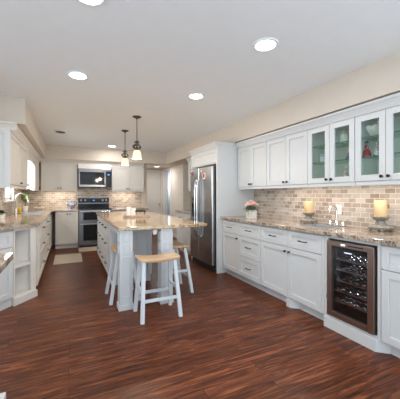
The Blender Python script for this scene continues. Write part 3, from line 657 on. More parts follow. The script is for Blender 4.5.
# posts
def post(px, py):
    b = MB(); s = 0.14
    b.box(px, px+s, py, py+s, 0.06, 0.8735)
    p = b.build('post', ib, isl, bevel=0.002, seg=1)
    MB().box(px-0.010, px+s+0.010, py-0.010, py+s+0.010, 0, 0.0595).build('plinth', ib, p, bevel=0.004)
    # applied square fields: one small at the top, one below, a tall one under it
    for za, zb in ((0.745, 0.845), (0.615, 0.715)):
        for f in range(2):
            q = MB(); e = 0.008; a0, a1 = 0.028, s-0.028
            if f == 0:
                for (u0,u1,w0,w1) in ((a0,a1,za,za+e),(a0,a1,zb-e,zb),(a0,a0+e,za+e,zb-e),(a1-e,a1,za+e,zb-e)): q.box(px+u0, px+u1, py-0.010, py-0.0002, w0, w1)
                q.box(px+a0+0.02, px+a1-0.02, py-0.007, py-0.0002, za+0.02, zb-0.02)
            else:
                for (u0,u1,w0,w1) in ((a0,a1,za,za+e),(a0,a1,zb-e,zb),(a0,a0+e,za+e,zb-e),(a1-e,a1,za+e,zb-e)): q.box(px-0.010, px-0.0002, py+u0, py+u1, w0, w1)
                q.box(px-0.004, px-0.0002, py+a0+0.02, py+a1-0.02, za+0.02, zb-0.02)
            q.build('raised_panel', ib, p)
    q = MB(); e = 0.008
    for (u0,u1,w0,w1) in ((0.028,0.112,0.14,0.148),(0.028,0.112,0.577,0.585),(0.028,0.036,0.148,0.577),(0.104,0.112,0.148,0.577)): q.box(px+u0, px+u1, py-0.007, py-0.0002, w0, w1)
    q.build('raised_panel', ib, p)
post(0.498, 3.10); post(0.965, 3.10)
# apron rails tying posts and body
MB().box(0.515, 0.535, 3.24, BY0, 0.80, 0.8735).build('apron', ib, isl)
MB().box(1.075, 1.095, 3.24, BY0, 0.80, 0.8735).build('apron', ib, isl)
# front panels of the body (knee space)
def face_panel(name, x0, x1, z0, z1, y):
    b = MB(); r = 0.06
    b.box(x0, x0+r, y-0.018, y-0.0002, z0, z1).box(x1-r, x1, y-0.018, y-0.0002, z0, z1).box(x0+r, x1-r, y-0.018, y-0.0002, z0, z0+r).box(x0+r, x1-r, y-0.018, y-0.0002, z1-r, z1)
    return b.build(name, ib, isl, bevel=0.0015, seg=1)
face_panel('end_panel', BX0, 0.815, 0.105, 0.865, BY0); face_panel('end_panel', 0.817, BX1, 0.105, 0.865, BY0)
# left side: drawers and doors; parts placed in world frame through a rotated helper parent-free builder
def side_face(kind, y0, y1, z0, z1, handle, X=BX0):
    g = 0.0022; y0 += g; y1 -= g; z0 += g; z1 -= g; rail = 0.05; r = min(rail, (z1-z0)*0.28)
    b = MB(); b.box(X-0.02, X-0.0002, y0, y0+rail, z0, z1).box(X-0.02, X-0.0002, y1-rail, y1, z0, z1).box(X-0.02, X-0.0002, y0+rail, y1-rail, z0, z0+r).box(X-0.02, X-0.0002, y0+rail, y1-rail, z1-r, z1).box(X-0.009, X-0.0002, y0+rail, y1-rail, z0+r, z1-r)
    o = b.build(kind, M['white'], isl, bevel=0.0015, seg=1)
    if handle == 'pull':
        ym, zm = (y0+y1)/2, (z0+z1)/2; h = MB()
        h.tube([(X-0.044-0.008*math.sin(math.pi*i/8), ym-0.06+0.12*i/8, zm) for i in range(9)], 0.0052, 8)
        for s in (-1, 1): h.tube([(X-0.02, ym+s*0.048, zm), (X-0.047, ym+s*0.048, zm)], 0.0055, 8)
        h.build('pull_handle', M['bronze'], o, smooth=True)
    return o
ys = [4.16, 4.58, 5.00, 5.42, 5.835]
for a, c in zip(ys, ys[1:]):
    side_face('drawer', a, c, 0.690, 0.862, 'pull'); side_face('drawer', a, c, 0.400, 0.687, 'pull'); side_face('drawer', a, c, 0.105, 0.397, 'pull')
MB().box(BX0-0.02, BX0-0.0002, 4.002, 4.157, 0.105, 0.862).build('filler_panel', ib, isl)
# right side of the body: three flat framed panels
for a, c in ((4.04, 4.62), (4.64, 5.22), (5.24, 5.82)):
    b = MB(); X = BX1; r = 0.06
    b.box(X+0.0002, X+0.016, a, a+r, 0.105, 0.865).box(X+0.0002, X+0.016, c-r, c, 0.105, 0.865).box(X+0.0002, X+0.016, a+r, c-r, 0.105, 0.165).box(X+0.0002, X+0.016, a+r, c-r, 0.805, 0.865)
    b.build('side_panel', ib, isl)
o = outlet((0.895, 3.1145, 0.835), 0, 'small outlet plate under the front edge of the island top'); o.scale = (0.6, 1, 0.5)
# tray and what stands on it
tr = thing('serving_tray', (0.965, 4.43, 0.9147), -12, 'low greyed wooden tray with a dark handle, on the island', 'tray')
MB().prism(rrect(-0.20, 0.20, -0.12, 0.12, 0.03), 0.0, 0.012).box(-0.19, 0.19, -0.12, -0.108, 0.012, 0.034).box(-0.19, 0.19, 0.108, 0.12, 0.012, 0.034).box(-0.20, -0.188, -0.10, 0.10, 0.012, 0.034).box(0.188, 0.20, -0.10, 0.10, 0.012, 0.034).build('tray_base', M['traywood'], tr, bevel=0.003)
MB().tube([(0.0,-0.11,0.034),(0.0,-0.11,0.085)], 0.004, 6).tube([(0.13,-0.11,0.034),(0.13,-0.11,0.085)], 0.004, 6).tube([(-0.02,-0.11,0.088),(0.15,-0.11,0.088)], 0.006, 8).build('handle', M['bronze'], tr)
MB().tube([(0.0,0.11,0.034),(0.0,0.11,0.085)], 0.004, 6).tube([(0.13,0.11,0.034),(0.13,0.11,0.085)], 0.004, 6).tube([(-0.02,0.11,0.088),(0.15,0.11,0.088)], 0.006, 8).build('handle', M['bronze'], tr)
def wcandle(x, y, h, r, label):
    o = MB().prism(rrect(-r, r, -r, r, r*0.45), 0, h).build('white_candle', M['candlewhite'], bevel=0.003)
    o.location = (x, y, 0.9147+0.0125); tag(o, label, 'candle', 'square white candles on the tray')
    MB().tube([(0,0,h),(0,0,h+0.008)], 0.0015, 6).build('wick', M['blackmatte'], o)
wcandle(0.845, 4.44, 0.145, 0.033, 'taller white block candle at the left of the island tray')
wcandle(0.925, 4.47, 0.125, 0.038, 'wider and shorter white block candle beside the taller one on the tray')

# ------------------------------------------------------------ stools
def stool(loc, rz, label):
    t = thing('bar_stool', loc, rz, label, 'stool', 'saddle seat stools at the island')
    b = MB(); nx, ny = 14, 6; w, dpt = 0.43, 0.24
    top = []; bot = []
    for i in range(nx+1):
        x = -w/2+w*i/nx; u = 2*x/w; zt = 0.605+0.020*u*u; a = []; c = []
        for j in range(ny+1):
            y = -dpt/2+dpt*j/ny; v = 2*y/dpt
            a.append(b.bm.verts.new((x, y, zt-0.004*abs(v)**3))); c.append(b.bm.verts.new((x*0.985, y*0.97, zt-0.034)))
        top.append(a); bot.append(c)
    for i in range(nx):
        for j in range(ny):
            b.bm.faces.new((top[i][j], top[i+1][j], top[i+1][j+1], top[i][j+1])); b.bm.faces.new((bot[i][j], bot[i][j+1], bot[i+1][j+1], bot[i+1][j]))
    for i in range(nx):
        b.bm.faces.new((bot[i][0], bot[i+1][0], top[i+1][0], top[i][0])); b.bm.faces.new((top[i][ny], top[i+1][ny], bot[i+1][ny], bot[i][ny]))
    for j in range(ny):
        b.bm.faces.new((top[0][j], top[0][j+1], bot[0][j+1], bot[0][j])); b.bm.faces.new((bot[nx][j], bot[nx][j+1], top[nx][j+1], top[nx][j]))
    b.build('seat', M['stoolwood'], t, smooth=40, bevel=0.006)
    P = {}
    for sx in (-1, 1):
        for sy in (-1, 1):
            T = Vector((sx*0.165, sy*0.075, 0.582)); F = Vector((sx*0.200, sy*0.165, 0.0)); h = 0.019
            lb = MB(); vs = []
            for p in (F, T): vs.append([lb.bm.verts.new(p+Vector((dx*h, dy*h, 0))) for dx, dy in ((-1,-1),(1,-1),(1,1),(-1,1))])
            lb.bm.faces.new(vs[0][::-1]); lb.bm.faces.new(vs[1])
            for k in range(4): lb.bm.faces.new((vs[0][k], vs[0][(k+1) % 4], vs[1][(k+1) % 4], vs[1][k]))
            lb.build('leg', M['stoolpaint'], t, bevel=0.003, seg=1)
            P[sx, sy] = (F, T)
    at = lambda k, z: P[k][0] + (P[k][1]-P[k][0])*(z/0.582)
    def rail(a, c, z):
        p, q = at(a, z), at(c, z); d_ = (q-p).normalized(); sd = d_.cross(Vector((0,0,1)))*0.009; up = Vector((0,0,0.016)); p = p+d_*0.017; q = q-d_*0.017
        rb = MB(); A = [rb.bm.verts.new(p+s) for s in (-sd-up, sd-up, sd+up, -sd+up)]; B = [rb.bm.verts.new(q+s) for s in (-sd-up, sd-up, sd+up, -sd+up)]
        rb.bm.faces.new(A[::-1]); rb.bm.faces.new(B)
        for k in range(4): rb.bm.faces.new((A[k], A[(k+1) % 4], B[(k+1) % 4], B[k]))
        rb.build('stretcher', M['stoolpaint'], t, bevel=0.002, seg=1)
    rail((-1,-1), (1,-1), 0.20); rail((-1,1), (1,1), 0.20); rail((-1,-1), (-1,1), 0.29); rail((1,-1), (1,1), 0.29)
    return t
st = stool((0.85, 2.87, 0), 0, 'wooden saddle seat stool with pale legs, closest to camera in front of island')
dup(st, (0.60, 3.53, 0), 90, 'wooden saddle seat stool tucked under the island left overhang, behind front post')
dup(st, (1.275, 3.50, 0), 90, 'wooden saddle seat stool under the island right overhang, toward the refrigerator')

# ------------------------------------------------------------ back run: cabinets, range, microwave
cm = M['cream']; YF = 7.25; YU = 7.55
base_cabinet((-0.285, YF, 0), 0, 0.488, 'cream two-door base cabinet left of the range, in the corner', [('door', 0.0, .283, .105, .862, 'R'), ('door', .283, .486, .105, .862, 'L')], cm, depth=0.615)
base_cabinet((0.985, YF, 0), 0, 0.875, 'cream base cabinet right of the range, mostly hidden by the island', [('drawer', 0, .437, .675, .862, 'pull'), ('drawer', .437, .875, .675, .862, 'pull'), ('door', 0, .437, .105, .672, 'R'), ('door', .437, .875, .105, .672, 'L')], cm, depth=0.615)
tag(MB().box(0.978, 1.90, 7.22, YB-0.001, 0.875, 0.914).build('countertop', M['granite'], bevel=0.004), 'granite countertop right of the range on the back wall', 'countertop')
wall_cabinet((-0.60, YU, 0), 0, 0.79, 'cream two-door wall cabinet left of the microwave, above the pitcher', [(0, .395, 'R'), (.395, .79, 'L')], cm, led=(0.10, 0.72, 1.4))
wall_cabinet((1.012, YU, 0), 0, 0.848, 'cream two-door wall cabinet right of the microwave', [(0, .416, 'R'), (.416, .848, 'L')], cm, led=(0.10, 0.60, 1.4))
t = thing('upper_cabinet', (0.20, 7.50, 0), 0, 'short cream cabinet filling the space above the microwave', 'cabinet')
MB().box(0, 0.80, 0.021, 0.38, 1.915, 2.03).build('cabinet_body', cm, t); MB().box(0.002, 0.798, 0, 0.02, 1.918, 2.028).build('door', M['trimwhite'], t, bevel=0.002)
crown((-0.60, YU, 2.0305), (1.86, YU, 2.0305), 'cream crown molding above the back wall cabinets', cm, [(0,-0.0105),(0.004,-0.0105),(0.010,0.002),(0.016,0.02),(0.045,0.06),(0.06,0.0885),(0,0.0885)])
# microwave
mwv = thing('microwave', (0.215, 7.46, 1.462), 0, 'stainless over-the-range microwave with dark window', 'microwave')
MB().box(0, 0.77, 0.03, 0.41, 0, 0.45).build('case', M['blackmatte'], mwv)
MB().box(0, 0.77, 0.0, 0.029, 0.40, 0.449).build('top_vent_strip', M['steel_app'], mwv, bevel=0.004)
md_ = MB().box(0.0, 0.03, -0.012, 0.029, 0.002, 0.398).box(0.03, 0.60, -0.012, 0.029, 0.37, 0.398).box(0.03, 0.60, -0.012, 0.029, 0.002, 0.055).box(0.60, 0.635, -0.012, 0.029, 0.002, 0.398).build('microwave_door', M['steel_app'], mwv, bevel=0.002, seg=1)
MB().box(0.03, 0.60, -0.008, 0.02, 0.055, 0.37).build('door_window', M['ovenglass'], md_)
MB().tube([(0.605,-0.012,0.06),(0.605,-0.05,0.075),(0.605,-0.055,0.20),(0.605,-0.05,0.325),(0.605,-0.012,0.34)], 0.010, 8).build('door_handle', M['chrome'], md_, smooth=True)
cp = MB().box(0.637, 0.77, -0.010, 0.029, 0.002, 0.398).build('control_panel', M['black'], mwv, bevel=0.002, seg=1)
MB().box(0.68, 0.73, -0.0115, -0.0102, 0.30, 0.33).build('display', M['display'], cp)
# range
rg = thing('range', (0.213, 7.215, 0), 0, 'stainless double-oven range with black cooktop', 'range')
rw = 0.76
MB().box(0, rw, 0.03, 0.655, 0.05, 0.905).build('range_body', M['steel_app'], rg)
MB().box(0.02, rw-0.02, 0.06, 0.64, 0, 0.0495).build('kick_plate', M['blackmatte'], rg)
ck = MB().box(0, rw, 0.0, 0.60, 0.9055, 0.925).build('cooktop', M['black'], rg, bevel=0.004)
for x, y, r in ((0.2,0.16,0.10),(0.56,0.16,0.08),(0.2,0.43,0.08),(0.56,0.43,0.10)): MB().lathe([(r,0.9252),(r,0.9258),(r-0.004,0.9258),(r-0.004,0.9252),(r,0.9252)], (x,y,0), 28, cap=False).build('burner_ring', M['darkcase'], ck)
bgd = MB().box(0, rw, 0.60, 0.652, 0.9255, 1.20).build('backguard', M['black'], rg, bevel=0.004)
MB().box(0.0, rw, 0.592, 0.5995, 1.180, 1.20).build('backguard_trim', M['steel_app'], bgd)
MB().box(0.0, rw, 0.592, 0.5995, 1.035, 1.055).build('backguard_trim', M['steel_app'], bgd)
for x in (0.07, 0.17, 0.60, 0.69): MB().lathe([(0.024,0),(0.026,0.004),(0.022,0.022),(0.001,0.024)], (x, 0.5995, 1.118), 16, '-y').build('control_knob', M['steel_app'], bgd, smooth=True)
MB().box(0.355, 0.405, 0.5965, 0.5993, 1.105, 1.135).build('display', M['display'], bgd)
def oven_door(z0, z1, hz):
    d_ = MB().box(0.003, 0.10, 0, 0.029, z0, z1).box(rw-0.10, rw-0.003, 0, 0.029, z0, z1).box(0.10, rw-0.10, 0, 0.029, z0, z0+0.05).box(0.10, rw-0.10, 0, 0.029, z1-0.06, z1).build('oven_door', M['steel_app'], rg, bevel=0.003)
    MB().box(0.10, rw-0.10, 0.004, 0.02, z0+0.05, z1-0.06).build('oven_window', M['ovenglass'], d_)
    MB().tube([(0.03,-0.045,hz),(rw-0.03,-0.045,hz)], 0.011, 10).tube([(0.06,0,hz),(0.06,-0.045,hz)], 0.009, 8).tube([(rw-0.06,0,hz),(rw-0.06,-0.045,hz)], 0.009, 8).build('door_handle', M['chrome'], d_, smooth=True)
oven_door(0.605, 0.90, 0.868); oven_door(0.11, 0.60, 0.565)
MB().box(0.003, rw-0.003, 0.004, 0.029, 0.055, 0.107).build('bottom_panel', M['steel_app'], rg)
# pitcher
pt = thing('pitcher', (0.05, 7.62, 0.9147), 0, 'blue and white patterned pitcher on the back counter, left of the range', 'pitcher')
MB().lathe([(0.05,0),(0.055,0.006),(0.045,0.018),(0.085,0.07),(0.088,0.10),(0.065,0.145),(0.048,0.165),(0.055,0.195),(0.050,0.195),(0.042,0.167),(0.058,0.142),(0.07,0.09),(0.001,0.03)], (0,0,0), 28).build('pitcher_body', M['bw'], pt, smooth=60)
MB().tube([(0.052,0,0.185),(0.095,0,0.195),(0.125,0,0.165),(0.12,0,0.115),(0.082,0,0.085)], 0.010, 8).build('handle', M['blue'], pt, smooth=True)
MB().tube([(-0.075,0,0.09),(-0.11,0,0.13),(-0.128,0,0.185)], 0.020, 10, r1=0.009).build('spout', M['bw'], pt, smooth=True)

# ------------------------------------------------------------ left run
XLF = -0.36
def P2(a, b_): return (a, b_)
lw = cm
base_cabinet((XLF, 4.075, 0), 90, 1.273, 'cream base cabinet with three wide drawers, nearest on the left run', [('filler', 0, .32, .105, .862), ('drawer', .32, 1.272, .675, .862, 'pull'), ('drawer', .32, 1.272, .39, .672, 'pull'), ('drawer', .32, 1.272, .105, .387, 'pull')], lw, depth=0.62)
base_cabinet((XLF, 5.350, 0), 90, 1.048, 'cream sink base cabinet with wide drawers, middle of the left run', [('drawer', 0, 1.047, .675, .862, 'pull'), ('drawer', 0, 1.047, .39, .672, 'pull'), ('drawer', 0, 1.047, .105, .387, 'pull')], lw, depth=0.62)
base_cabinet((XLF, 6.400, 0), 90, 0.845, 'cream corner base cabinet with one tall door on the left run', [('door', 0, .80, .105, .862, 'R')], lw, depth=0.62)
# L-shaped counter with sink hole and angled front
KX0, KX1, KY0, KY1 = -0.80, -0.45, 5.68, 6.36
tag(MB().prism([(XL+0.001,3.127),(-0.33,4.02),(-0.33,7.22),(0.208,7.22),(0.208,YB-0.001),(XL+0.001,YB-0.001)], 0.875, 0.914, hole=[(KX0,KY0),(KX1,KY0),(KX1,KY1),(KX0,KY1)]).build('countertop', M['granite'], bevel=0.004), 'L-shaped granite countertop with angled end, around the kitchen sink', 'countertop')
sink(KX0, KX1, KY0, KY1, M['sinksteel'], 'wide steel kitchen sink in the left counter below the window', 0.13)
# faucet
kf = thing('kitchen_faucet', (-0.885, 6.10, 0.9145), 90, 'tall brushed nickel pull-down faucet at the kitchen sink', 'faucet')
pts = [(0,0,0),(0,0,0.28)]
for i in range(1, 11):
    a = math.pi*i/12*1.05; pts.append((0, -0.09+0.09*math.cos(a), 0.28+0.09*math.sin(a)))
MB().tube(pts, 0.013, 12).lathe([(0.028,0),(0.028,0.012),(0.02,0.03),(0.019,0.10),(0.013,0.11)], (0,0,0), 16).build('spout', M['nickel'], kf, smooth=True)
e = pts[-1]; MB().tube([e, (0, e[1]-0.012, e[2]-0.06), (0, e[1]-0.022, e[2]-0.11)], 0.016, 12, r1=0.022).build('spray_head', M['nickel'], kf, smooth=True)
MB().tube([(0.02,0,0.06),(0.06,-0.01,0.075),(0.10,-0.02,0.11)], 0.007, 8).build('lever_handle', M['nickel'], kf, smooth=True)
sp = thing('soap_bottle', (-0.865, 6.36, 0.9147), 0, 'yellow soap bottle behind the kitchen sink', 'bottle')
MB().lathe([(0.03,0),(0.034,0.006),(0.034,0.105),(0.018,0.125),(0.012,0.13)], (0,0,0), 18).build('bottle_body', M['yellow'], sp, smooth=True)
MB().lathe([(0.014,0.1305),(0.014,0.145),(0.005,0.147),(0.005,0.165),(0.001,0.166)], (0,0,0), 12).tube([(0,0,0.163),(0.03,0,0.16)], 0.004, 6).build('pump', M['whiteceramic'], sp, smooth=True)
# topiary
tp = thing('topiary', (-0.875, 7.22, 0.9147), 0, 'round green topiary ball on a thin stem, in the counter corner', 'plant')
MB().lathe([(0.045,0),(0.06,0.09),(0.065,0.09),(0.065,0.105),(0.055,0.105),(0.05,0.09),(0.001,0.088)], (0,0,0), 20).build('pot', M['whiteceramic'], tp, smooth=50)
MB().tube([(0,0,0.089),(0.004,0,0.16),(0,0,0.24)], 0.007, 8).build('stem', M['iron'], tp)
b = MB(); b.ball((0,0,0.29), 0.072, sub=3, jit=0.05)
for i in range(260):
    v = Vector((random.gauss(0,1), random.gauss(0,1), random.gauss(0,1))).normalized(); b.leaf(Vector((0,0,0.29))+v*0.066, v+Vector((random.uniform(-.6,.6),random.uniform(-.6,.6),random.uniform(-.6,.6))), 0.028, 0.016, 0)
b.build('foliage', M['topiary'], tp)
# dish
ds_ = MB().lathe([(0.05,0),(0.055,0.006),(0.12,0.035),(0.135,0.055),(0.13,0.056),(0.115,0.042),(0.05,0.014),(0.001,0.012)], (0,0,0), 32, sy=0.7).build('serving_bowl', M['whiteceramic'], smooth=60)
ds_.location = (-0.63, 7.55, 0.9147); tag(ds_, 'shallow oval white bowl on the back corner of the counter', 'bowl')
o = MB().ball((0,0,0), 0.03, (1.15,1,0.9), 2).build('lemon', M['yellow'], smooth=True); o.location = (-0.60, 7.555, 0.9147+0.048)
tag(o, 'small yellow lemon lying in the oval white bowl', 'lemon')
# dark plant at the left edge
pl = thing('potted_plant', (-0.905, 4.98, 0.9147), 0, 'low dark green plant in a white pot at the left edge', 'plant')
MB().lathe([(0.04,0),(0.055,0.07),(0.055,0.075),(0.045,0.075),(0.001,0.065)], (0,0,0), 18).build('pot', M['whiteceramic'], pl, smooth=50)
b = MB()
for i in range(170):
    a = random.uniform(0, 2*math.pi); e_ = random.uniform(-0.1, 1.4); b.leaf((random.uniform(-.02,.02), random.uniform(-.02,.02), 0.07), (math.cos(a)*math.cos(e_), math.sin(a)*math.cos(e_), math.sin(e_)), random.uniform(.04,.085), .025, .3)
b.build('foliage', M['darkleaf'], pl)

# angled end: closed unit + open corner shelves, local frame along the diagonal
DA = math.degrees(math.atan2(0.8, 0.6)); off = Vector((-0.8, 0.6))*0.03; O2 = Vector((XL+0.001, 3.127)) + off
dg = thing('base_cabinet', (O2.x, O2.y, 0), DA, 'white angled base cabinet with drawer over door, at the left edge of frame', 'cabinet')
MB().prism([(0.08,0.021),(0.757,0.021),(0.757,0.27),(0.415,0.27)], 0.10, 0.873).build('cabinet_body', wc, dg)
MB().prism([(0.09,0.03),(0.757,0.03),(0.757,0.26),(0.405,0.26)], 0.0, 0.0995).build('toe_kick', wc, dg)
dd = shaker('drawer', dg, 0.10, 0.756, .675, .855, wc); pull(dd, .43, .77)
dd = shaker('door', dg, 0.10, 0.756, .105, .672, wc); knob(dd, .15, .62)
sh = thing('corner_shelf_unit', (O2.x, O2.y, 0), DA, 'cream open shelf unit at the angled end of the left counter', 'shelf unit')
Ld = 1.085
foot = [(0.76,0.0),(Ld,0.0),(Ld-0.6*0.33,0.8*0.33),(0.76,0.264)]
MB().prism(foot, 0.0, 0.105).build('base', lw, sh, bevel=0.002, seg=1)
MB().prism([(0.748,-0.014),(Ld+0.012,-0.014),(Ld,-0.0005),(0.76,-0.0005)], 0.0, 0.085).build('baseboard', lw, sh)
MB().prism([(0.76,0.0),(0.778,0.0),(0.778,0.262),(0.76,0.262)], 0.1055, 0.873).build('side_panel', lw, sh)
MB().prism([(0.7785,0.250),(0.885,0.250),(0.885,0.264),(0.7785,0.264)], 0.1055, 0.873).build('back_panel', lw, sh)
MB().prism([(Ld-0.022,0.0),(Ld,0.0),(Ld-0.6*0.33,0.8*0.33),(Ld-0.6*0.33-0.022,0.8*0.33)], 0.1055, 0.873).build('side_panel', lw, sh)
MB().box(Ld-0.085, Ld-0.004, -0.001, 0.012, 0.1055, 0.873).build('face_stile', lw, sh)
MB().prism([(0.7785,0.004),(Ld-0.03,0.004),(Ld-0.6*0.33-0.025,0.249),(0.7785,0.249)], 0.42, 0.455).build('shelf', lw, sh)
MB().prism([(0.7785,0.0),(Ld-0.086,0.0),(Ld-0.086,0.018),(0.7785,0.018)], 0.845, 0.873).build('top_rail', lw, sh)

# left wall cabinets
XLU = -0.62
t = wall_cabinet((XLU, 3.90, 0), 90, 1.50, 'cream wall cabinet on the left wall, nearest the camera', [(0, .76, 'R'), (.76, 1.50, 'R')], lw, depth=0.375, led=(0.3, 1.4, 0.8))
ep = MB()
for a0, a1, z0, z1 in ((0.0, 0.06, 1.345, 2.03), (0.315, 0.375, 1.345, 2.03), (0.06, 0.315, 1.345, 1.405), (0.06, 0.315, 1.97, 2.03)): ep.box(-0.0195, -0.0005, a0, a1, z0, z1)
ep.box(-0.010, -0.0005, 0.06, 0.315, 1.405, 1.97)
ep.build('end_panel', M['white'], t, bevel=0.0015, seg=1)
fc = wall_cabinet((XLU, 6.56, 0), 90, 0.985, 'narrow-looking cream wall cabinet in the far left corner, beyond the window', [(0.0, .80, 'R')], lw, depth=0.375, led=(0.1, 0.7, 0.8))
tag(MB().extr(CROWN, (XLU, 3.88, 2.0305), (XLU, 7.48, 2.0305)).extr(CROWN, (XL, 3.88, 2.0305), (XLU+0.068, 3.88, 2.0305)).build('crown_molding', lw), 'cream crown molding along the left wall cabinets', 'molding')
# arched valance between them
b = MB(); n = 24; y0, y1 = 5.402, 6.558
for i in range(n):
    ya, yb = y0+(y1-y0)*i/n, y0+(y1-y0)*(i+1)/n
    za = 1.83+0.05*math.sin(math.pi*i/n)**0.7; zb = 1.83+0.05*math.sin(math.pi*(i+1)/n)**0.7
    vs = [b.bm.verts.new(p) for p in ((XLU-0.02,ya,za),(XLU-0.02,yb,zb),(XLU-0.02,yb,2.03),(XLU-0.02,ya,2.03),(XLU,ya,za),(XLU,yb,zb),(XLU,yb,2.03),(XLU,ya,2.03))]
    for f in ((3,2,1,0),(4,5,6,7),(0,1,5,4),(2,3,7,6)): b.bm.faces.new([vs[k] for k in f])
bmesh.ops.remove_doubles(b.bm, verts=b.bm.verts[:], dist=1e-5)
tag(b.build('arched_valance', lw), 'cream arched valance board over the window', 'valance')

# near peninsula, only its corner shows
pn = thing('peninsula_cabinet', (-0.375, 1.94, 0), 0, 'white peninsula base at the lower left corner, only its foot showing', 'cabinet')
MB().box(-0.62, 0, -1.5, 0, 0.0, 0.873).build('cabinet_body', wc, pn)
MB().box(-0.62, 0.040, 0.0005, 0.035, 0, 0.10).box(0.0005, 0.040, -1.5, 0.0, 0, 0.10).build('baseboard', wc, pn, bevel=0.004)
tag(MB().prism(rrect(-1.05, -0.30, 0.40, 2.0, 0.02), 0.875, 0.914).build('countertop', M['granite'], bevel=0.005), 'granite countertop corner on the near peninsula at the left edge', 'countertop')

# rugs
tag(MB().prism(rrect(-0.26, 0.235, 5.66, 6.53, 0.015), 0, 0.010).build('rug', M['rug'], bevel=0.003), 'beige rectangular rug on the floor in front of the kitchen sink', 'rug')
tag(MB().prism(rrect(0.20, 0.92, 6.70, 7.19, 0.015), 0, 0.010).build('rug', M['rug'], bevel=0.003), 'beige mat on the floor directly in front of the range', 'rug')

# ------------------------------------------------------------ lights
def can(loc, label, lens='lens', pw=1.0):
    t = thing('recessed_light', loc, 0, label, 'ceiling light', 'round recessed ceiling lights')
    MB().lathe([(0.078,-0.001),(0.100,-0.001),(0.098,-0.008),(0.078,-0.010),(0.078,-0.001)], (0,0,0), 32, cap=False).build('trim_ring', M['ceiling'], t, smooth=50)
    MB().lathe([(0.0775,-0.0008),(0.0775,-0.007),(0.001,-0.0075)], (0,0,0), 32).build('lens', M[lens], t)
    if pw: lamp('can_lamp', 'AREA', (0,0,-0.013), CAN_POWER*pw, SOFTWARM, t, shape='DISK', size=0.14)
    return t
c0 = can((0.08, 2.99, ZC), 'recessed ceiling light over the left side, farther of the two left ones')
dup(c0, (1.394, 1.758, ZC), None, 'large-looking recessed ceiling light nearest the right soffit')
dup(c0, (1.37, 3.02, ZC), None, 'recessed ceiling light to the right of the island pendants')
dup(c0, (0.105, 1.76, ZC), None, 'recessed ceiling light cut by the top edge of the frame')
can((0.938, 6.97, ZC), 'far recessed ceiling light behind the pendants, near the back soffit', 'lens', 1.2)
can((2.40, 8.16, ZS), 'recessed light in the lowered hall ceiling by the white door', 'hall_lens', 1.3)
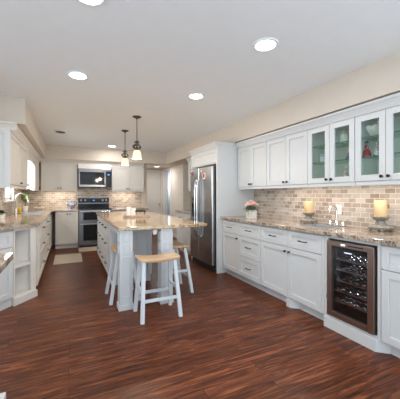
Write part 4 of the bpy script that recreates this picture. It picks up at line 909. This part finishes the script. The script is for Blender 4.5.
# unlit fixture
of = thing('recessed_light', (-0.14, 5.74, ZC), 0, 'unlit dark recessed light, or vent, in the ceiling toward the sink', 'ceiling light')
MB().lathe([(0.060,-0.001),(0.11,-0.001),(0.105,-0.010),(0.060,-0.022),(0.060,-0.001)], (0,0,0), 32, cap=False).build('trim_ring', M['ceiling'], of, smooth=30)
MB().lathe([(0.085,-0.0235),(0.070,-0.030),(0.001,-0.033)], (0,0,0), 28).build('eyeball', M['iron'], of, smooth=True)
of['label'] = 'unlit dark round ceiling fixture above the aisle toward the sink'
def pendant(loc, label):
    t = thing('pendant_light', loc, 0, label, 'pendant light', 'scrolled iron pendants over the island')
    MB().lathe([(0.066,0.0),(0.066,-0.006),(0.050,-0.018),(0.020,-0.026),(0.012,-0.04),(0.001,-0.041)], (0,0,0), 28).build('canopy', M['iron'], t, smooth=True)
    MB().tube([(0,0,-0.03),(0,0,-0.37)], 0.0065, 8).build('rod', M['iron'], t, smooth=True)
    b = MB().lathe([(0.010,-0.36),(0.022,-0.37),(0.014,-0.385),(0.020,-0.42),(0.012,-0.45),(0.024,-0.48),(0.034,-0.495),(0.036,-0.505),(0.001,-0.506)], (0,0,0), 16)
    for k in range(4):
        a = k*math.pi/2+0.5; c, s = math.cos(a), math.sin(a); pts = []
        for i in range(22):
            u = i/21
            if u < 0.5: th = u*2*4.4; rr = 0.022*(0.25+0.75*u*2); q = (0.030+rr*math.cos(th)*0.8, -0.395+rr*math.sin(th))
            else: th = (1-u)*2*4.4; rr = 0.020*(0.25+0.75*(1-u)*2); q = (0.036-rr*math.cos(th)*0.8+0.004, -0.462-rr*math.sin(th))
            pts.append(((q[0]*1.9-0.022)*c, (q[0]*1.9-0.022)*s, q[1]))
        b.tube(pts, 0.0072, 6)
    b.build('iron_scrollwork', M['iron'], t, smooth=60)
    MB().lathe([(0.030,-0.5065),(0.043,-0.513),(0.056,-0.535),(0.062,-0.57),(0.067,-0.615),(0.066,-0.635),(0.062,-0.635),(0.062,-0.61),(0.057,-0.57),(0.051,-0.537),(0.040,-0.518),(0.026,-0.512)], (0,0,0), 32).build('glass_shade', M['shade'], t, smooth=True)
    MB().ball((0,0,-0.575), 0.026, (1,1,1.3), 2).build('bulb', M['lens'], t, smooth=True)
    lamp('pendant_lamp', 'POINT', (0,0,-0.655), PENDANT_POWER, WARM, t, shadow_soft_size=0.03)
    return t
p1 = pendant((0.927, 4.20, ZC), 'nearer and larger-looking iron pendant with glowing shade over the island')
dup(p1, (0.93, 5.20, ZC), None, 'farther iron pendant with glowing shade over the island, left in view')
# lamp in the room through the hall doorway, wall switch
sc = thing('hanging_lamp', (3.75, 10.05, ZC), 0, 'small dark lamp with glowing shade seen through the hall doorway', 'lamp')
MB().tube([(0,0,0),(0,0,-0.40)], 0.006, 6).lathe([(0.05,0),(0.04,-0.02),(0.001,-0.03)], (0,0,0), 16).build('rod', M['iron'], sc)
MB().ball((0,0,-0.44), 0.05, (1,1,1.2), 2).build('iron_body', M['iron'], sc, smooth=True)
MB().lathe([(0.03,-0.50),(0.065,-0.56),(0.07,-0.66),(0.065,-0.66),(0.058,-0.56),(0.02,-0.505)], (0,0,0), 20).build('glass_shade', M['shade'], sc, smooth=True)
lamp('hanging_bulb', 'POINT', (0,0,-0.70), 20, (0.95,0.97,1.0), sc, shadow_soft_size=0.1)
sw = thing('light_switch', (XR-0.0055, 7.42, 1.15), -90, 'white light switch on the cream wall beyond the refrigerator', 'switch')
MB().box(-0.036, 0.036, 0, 0.005, -0.058, 0.058).build('cover_plate', M['plate'], sw, bevel=0.002, seg=1)
MB().box(-0.015, 0.015, -0.003, -0.0002, -0.03, 0.03).build('rocker', M['whiteceramic'], sw)
bpy.context.view_layer.update()
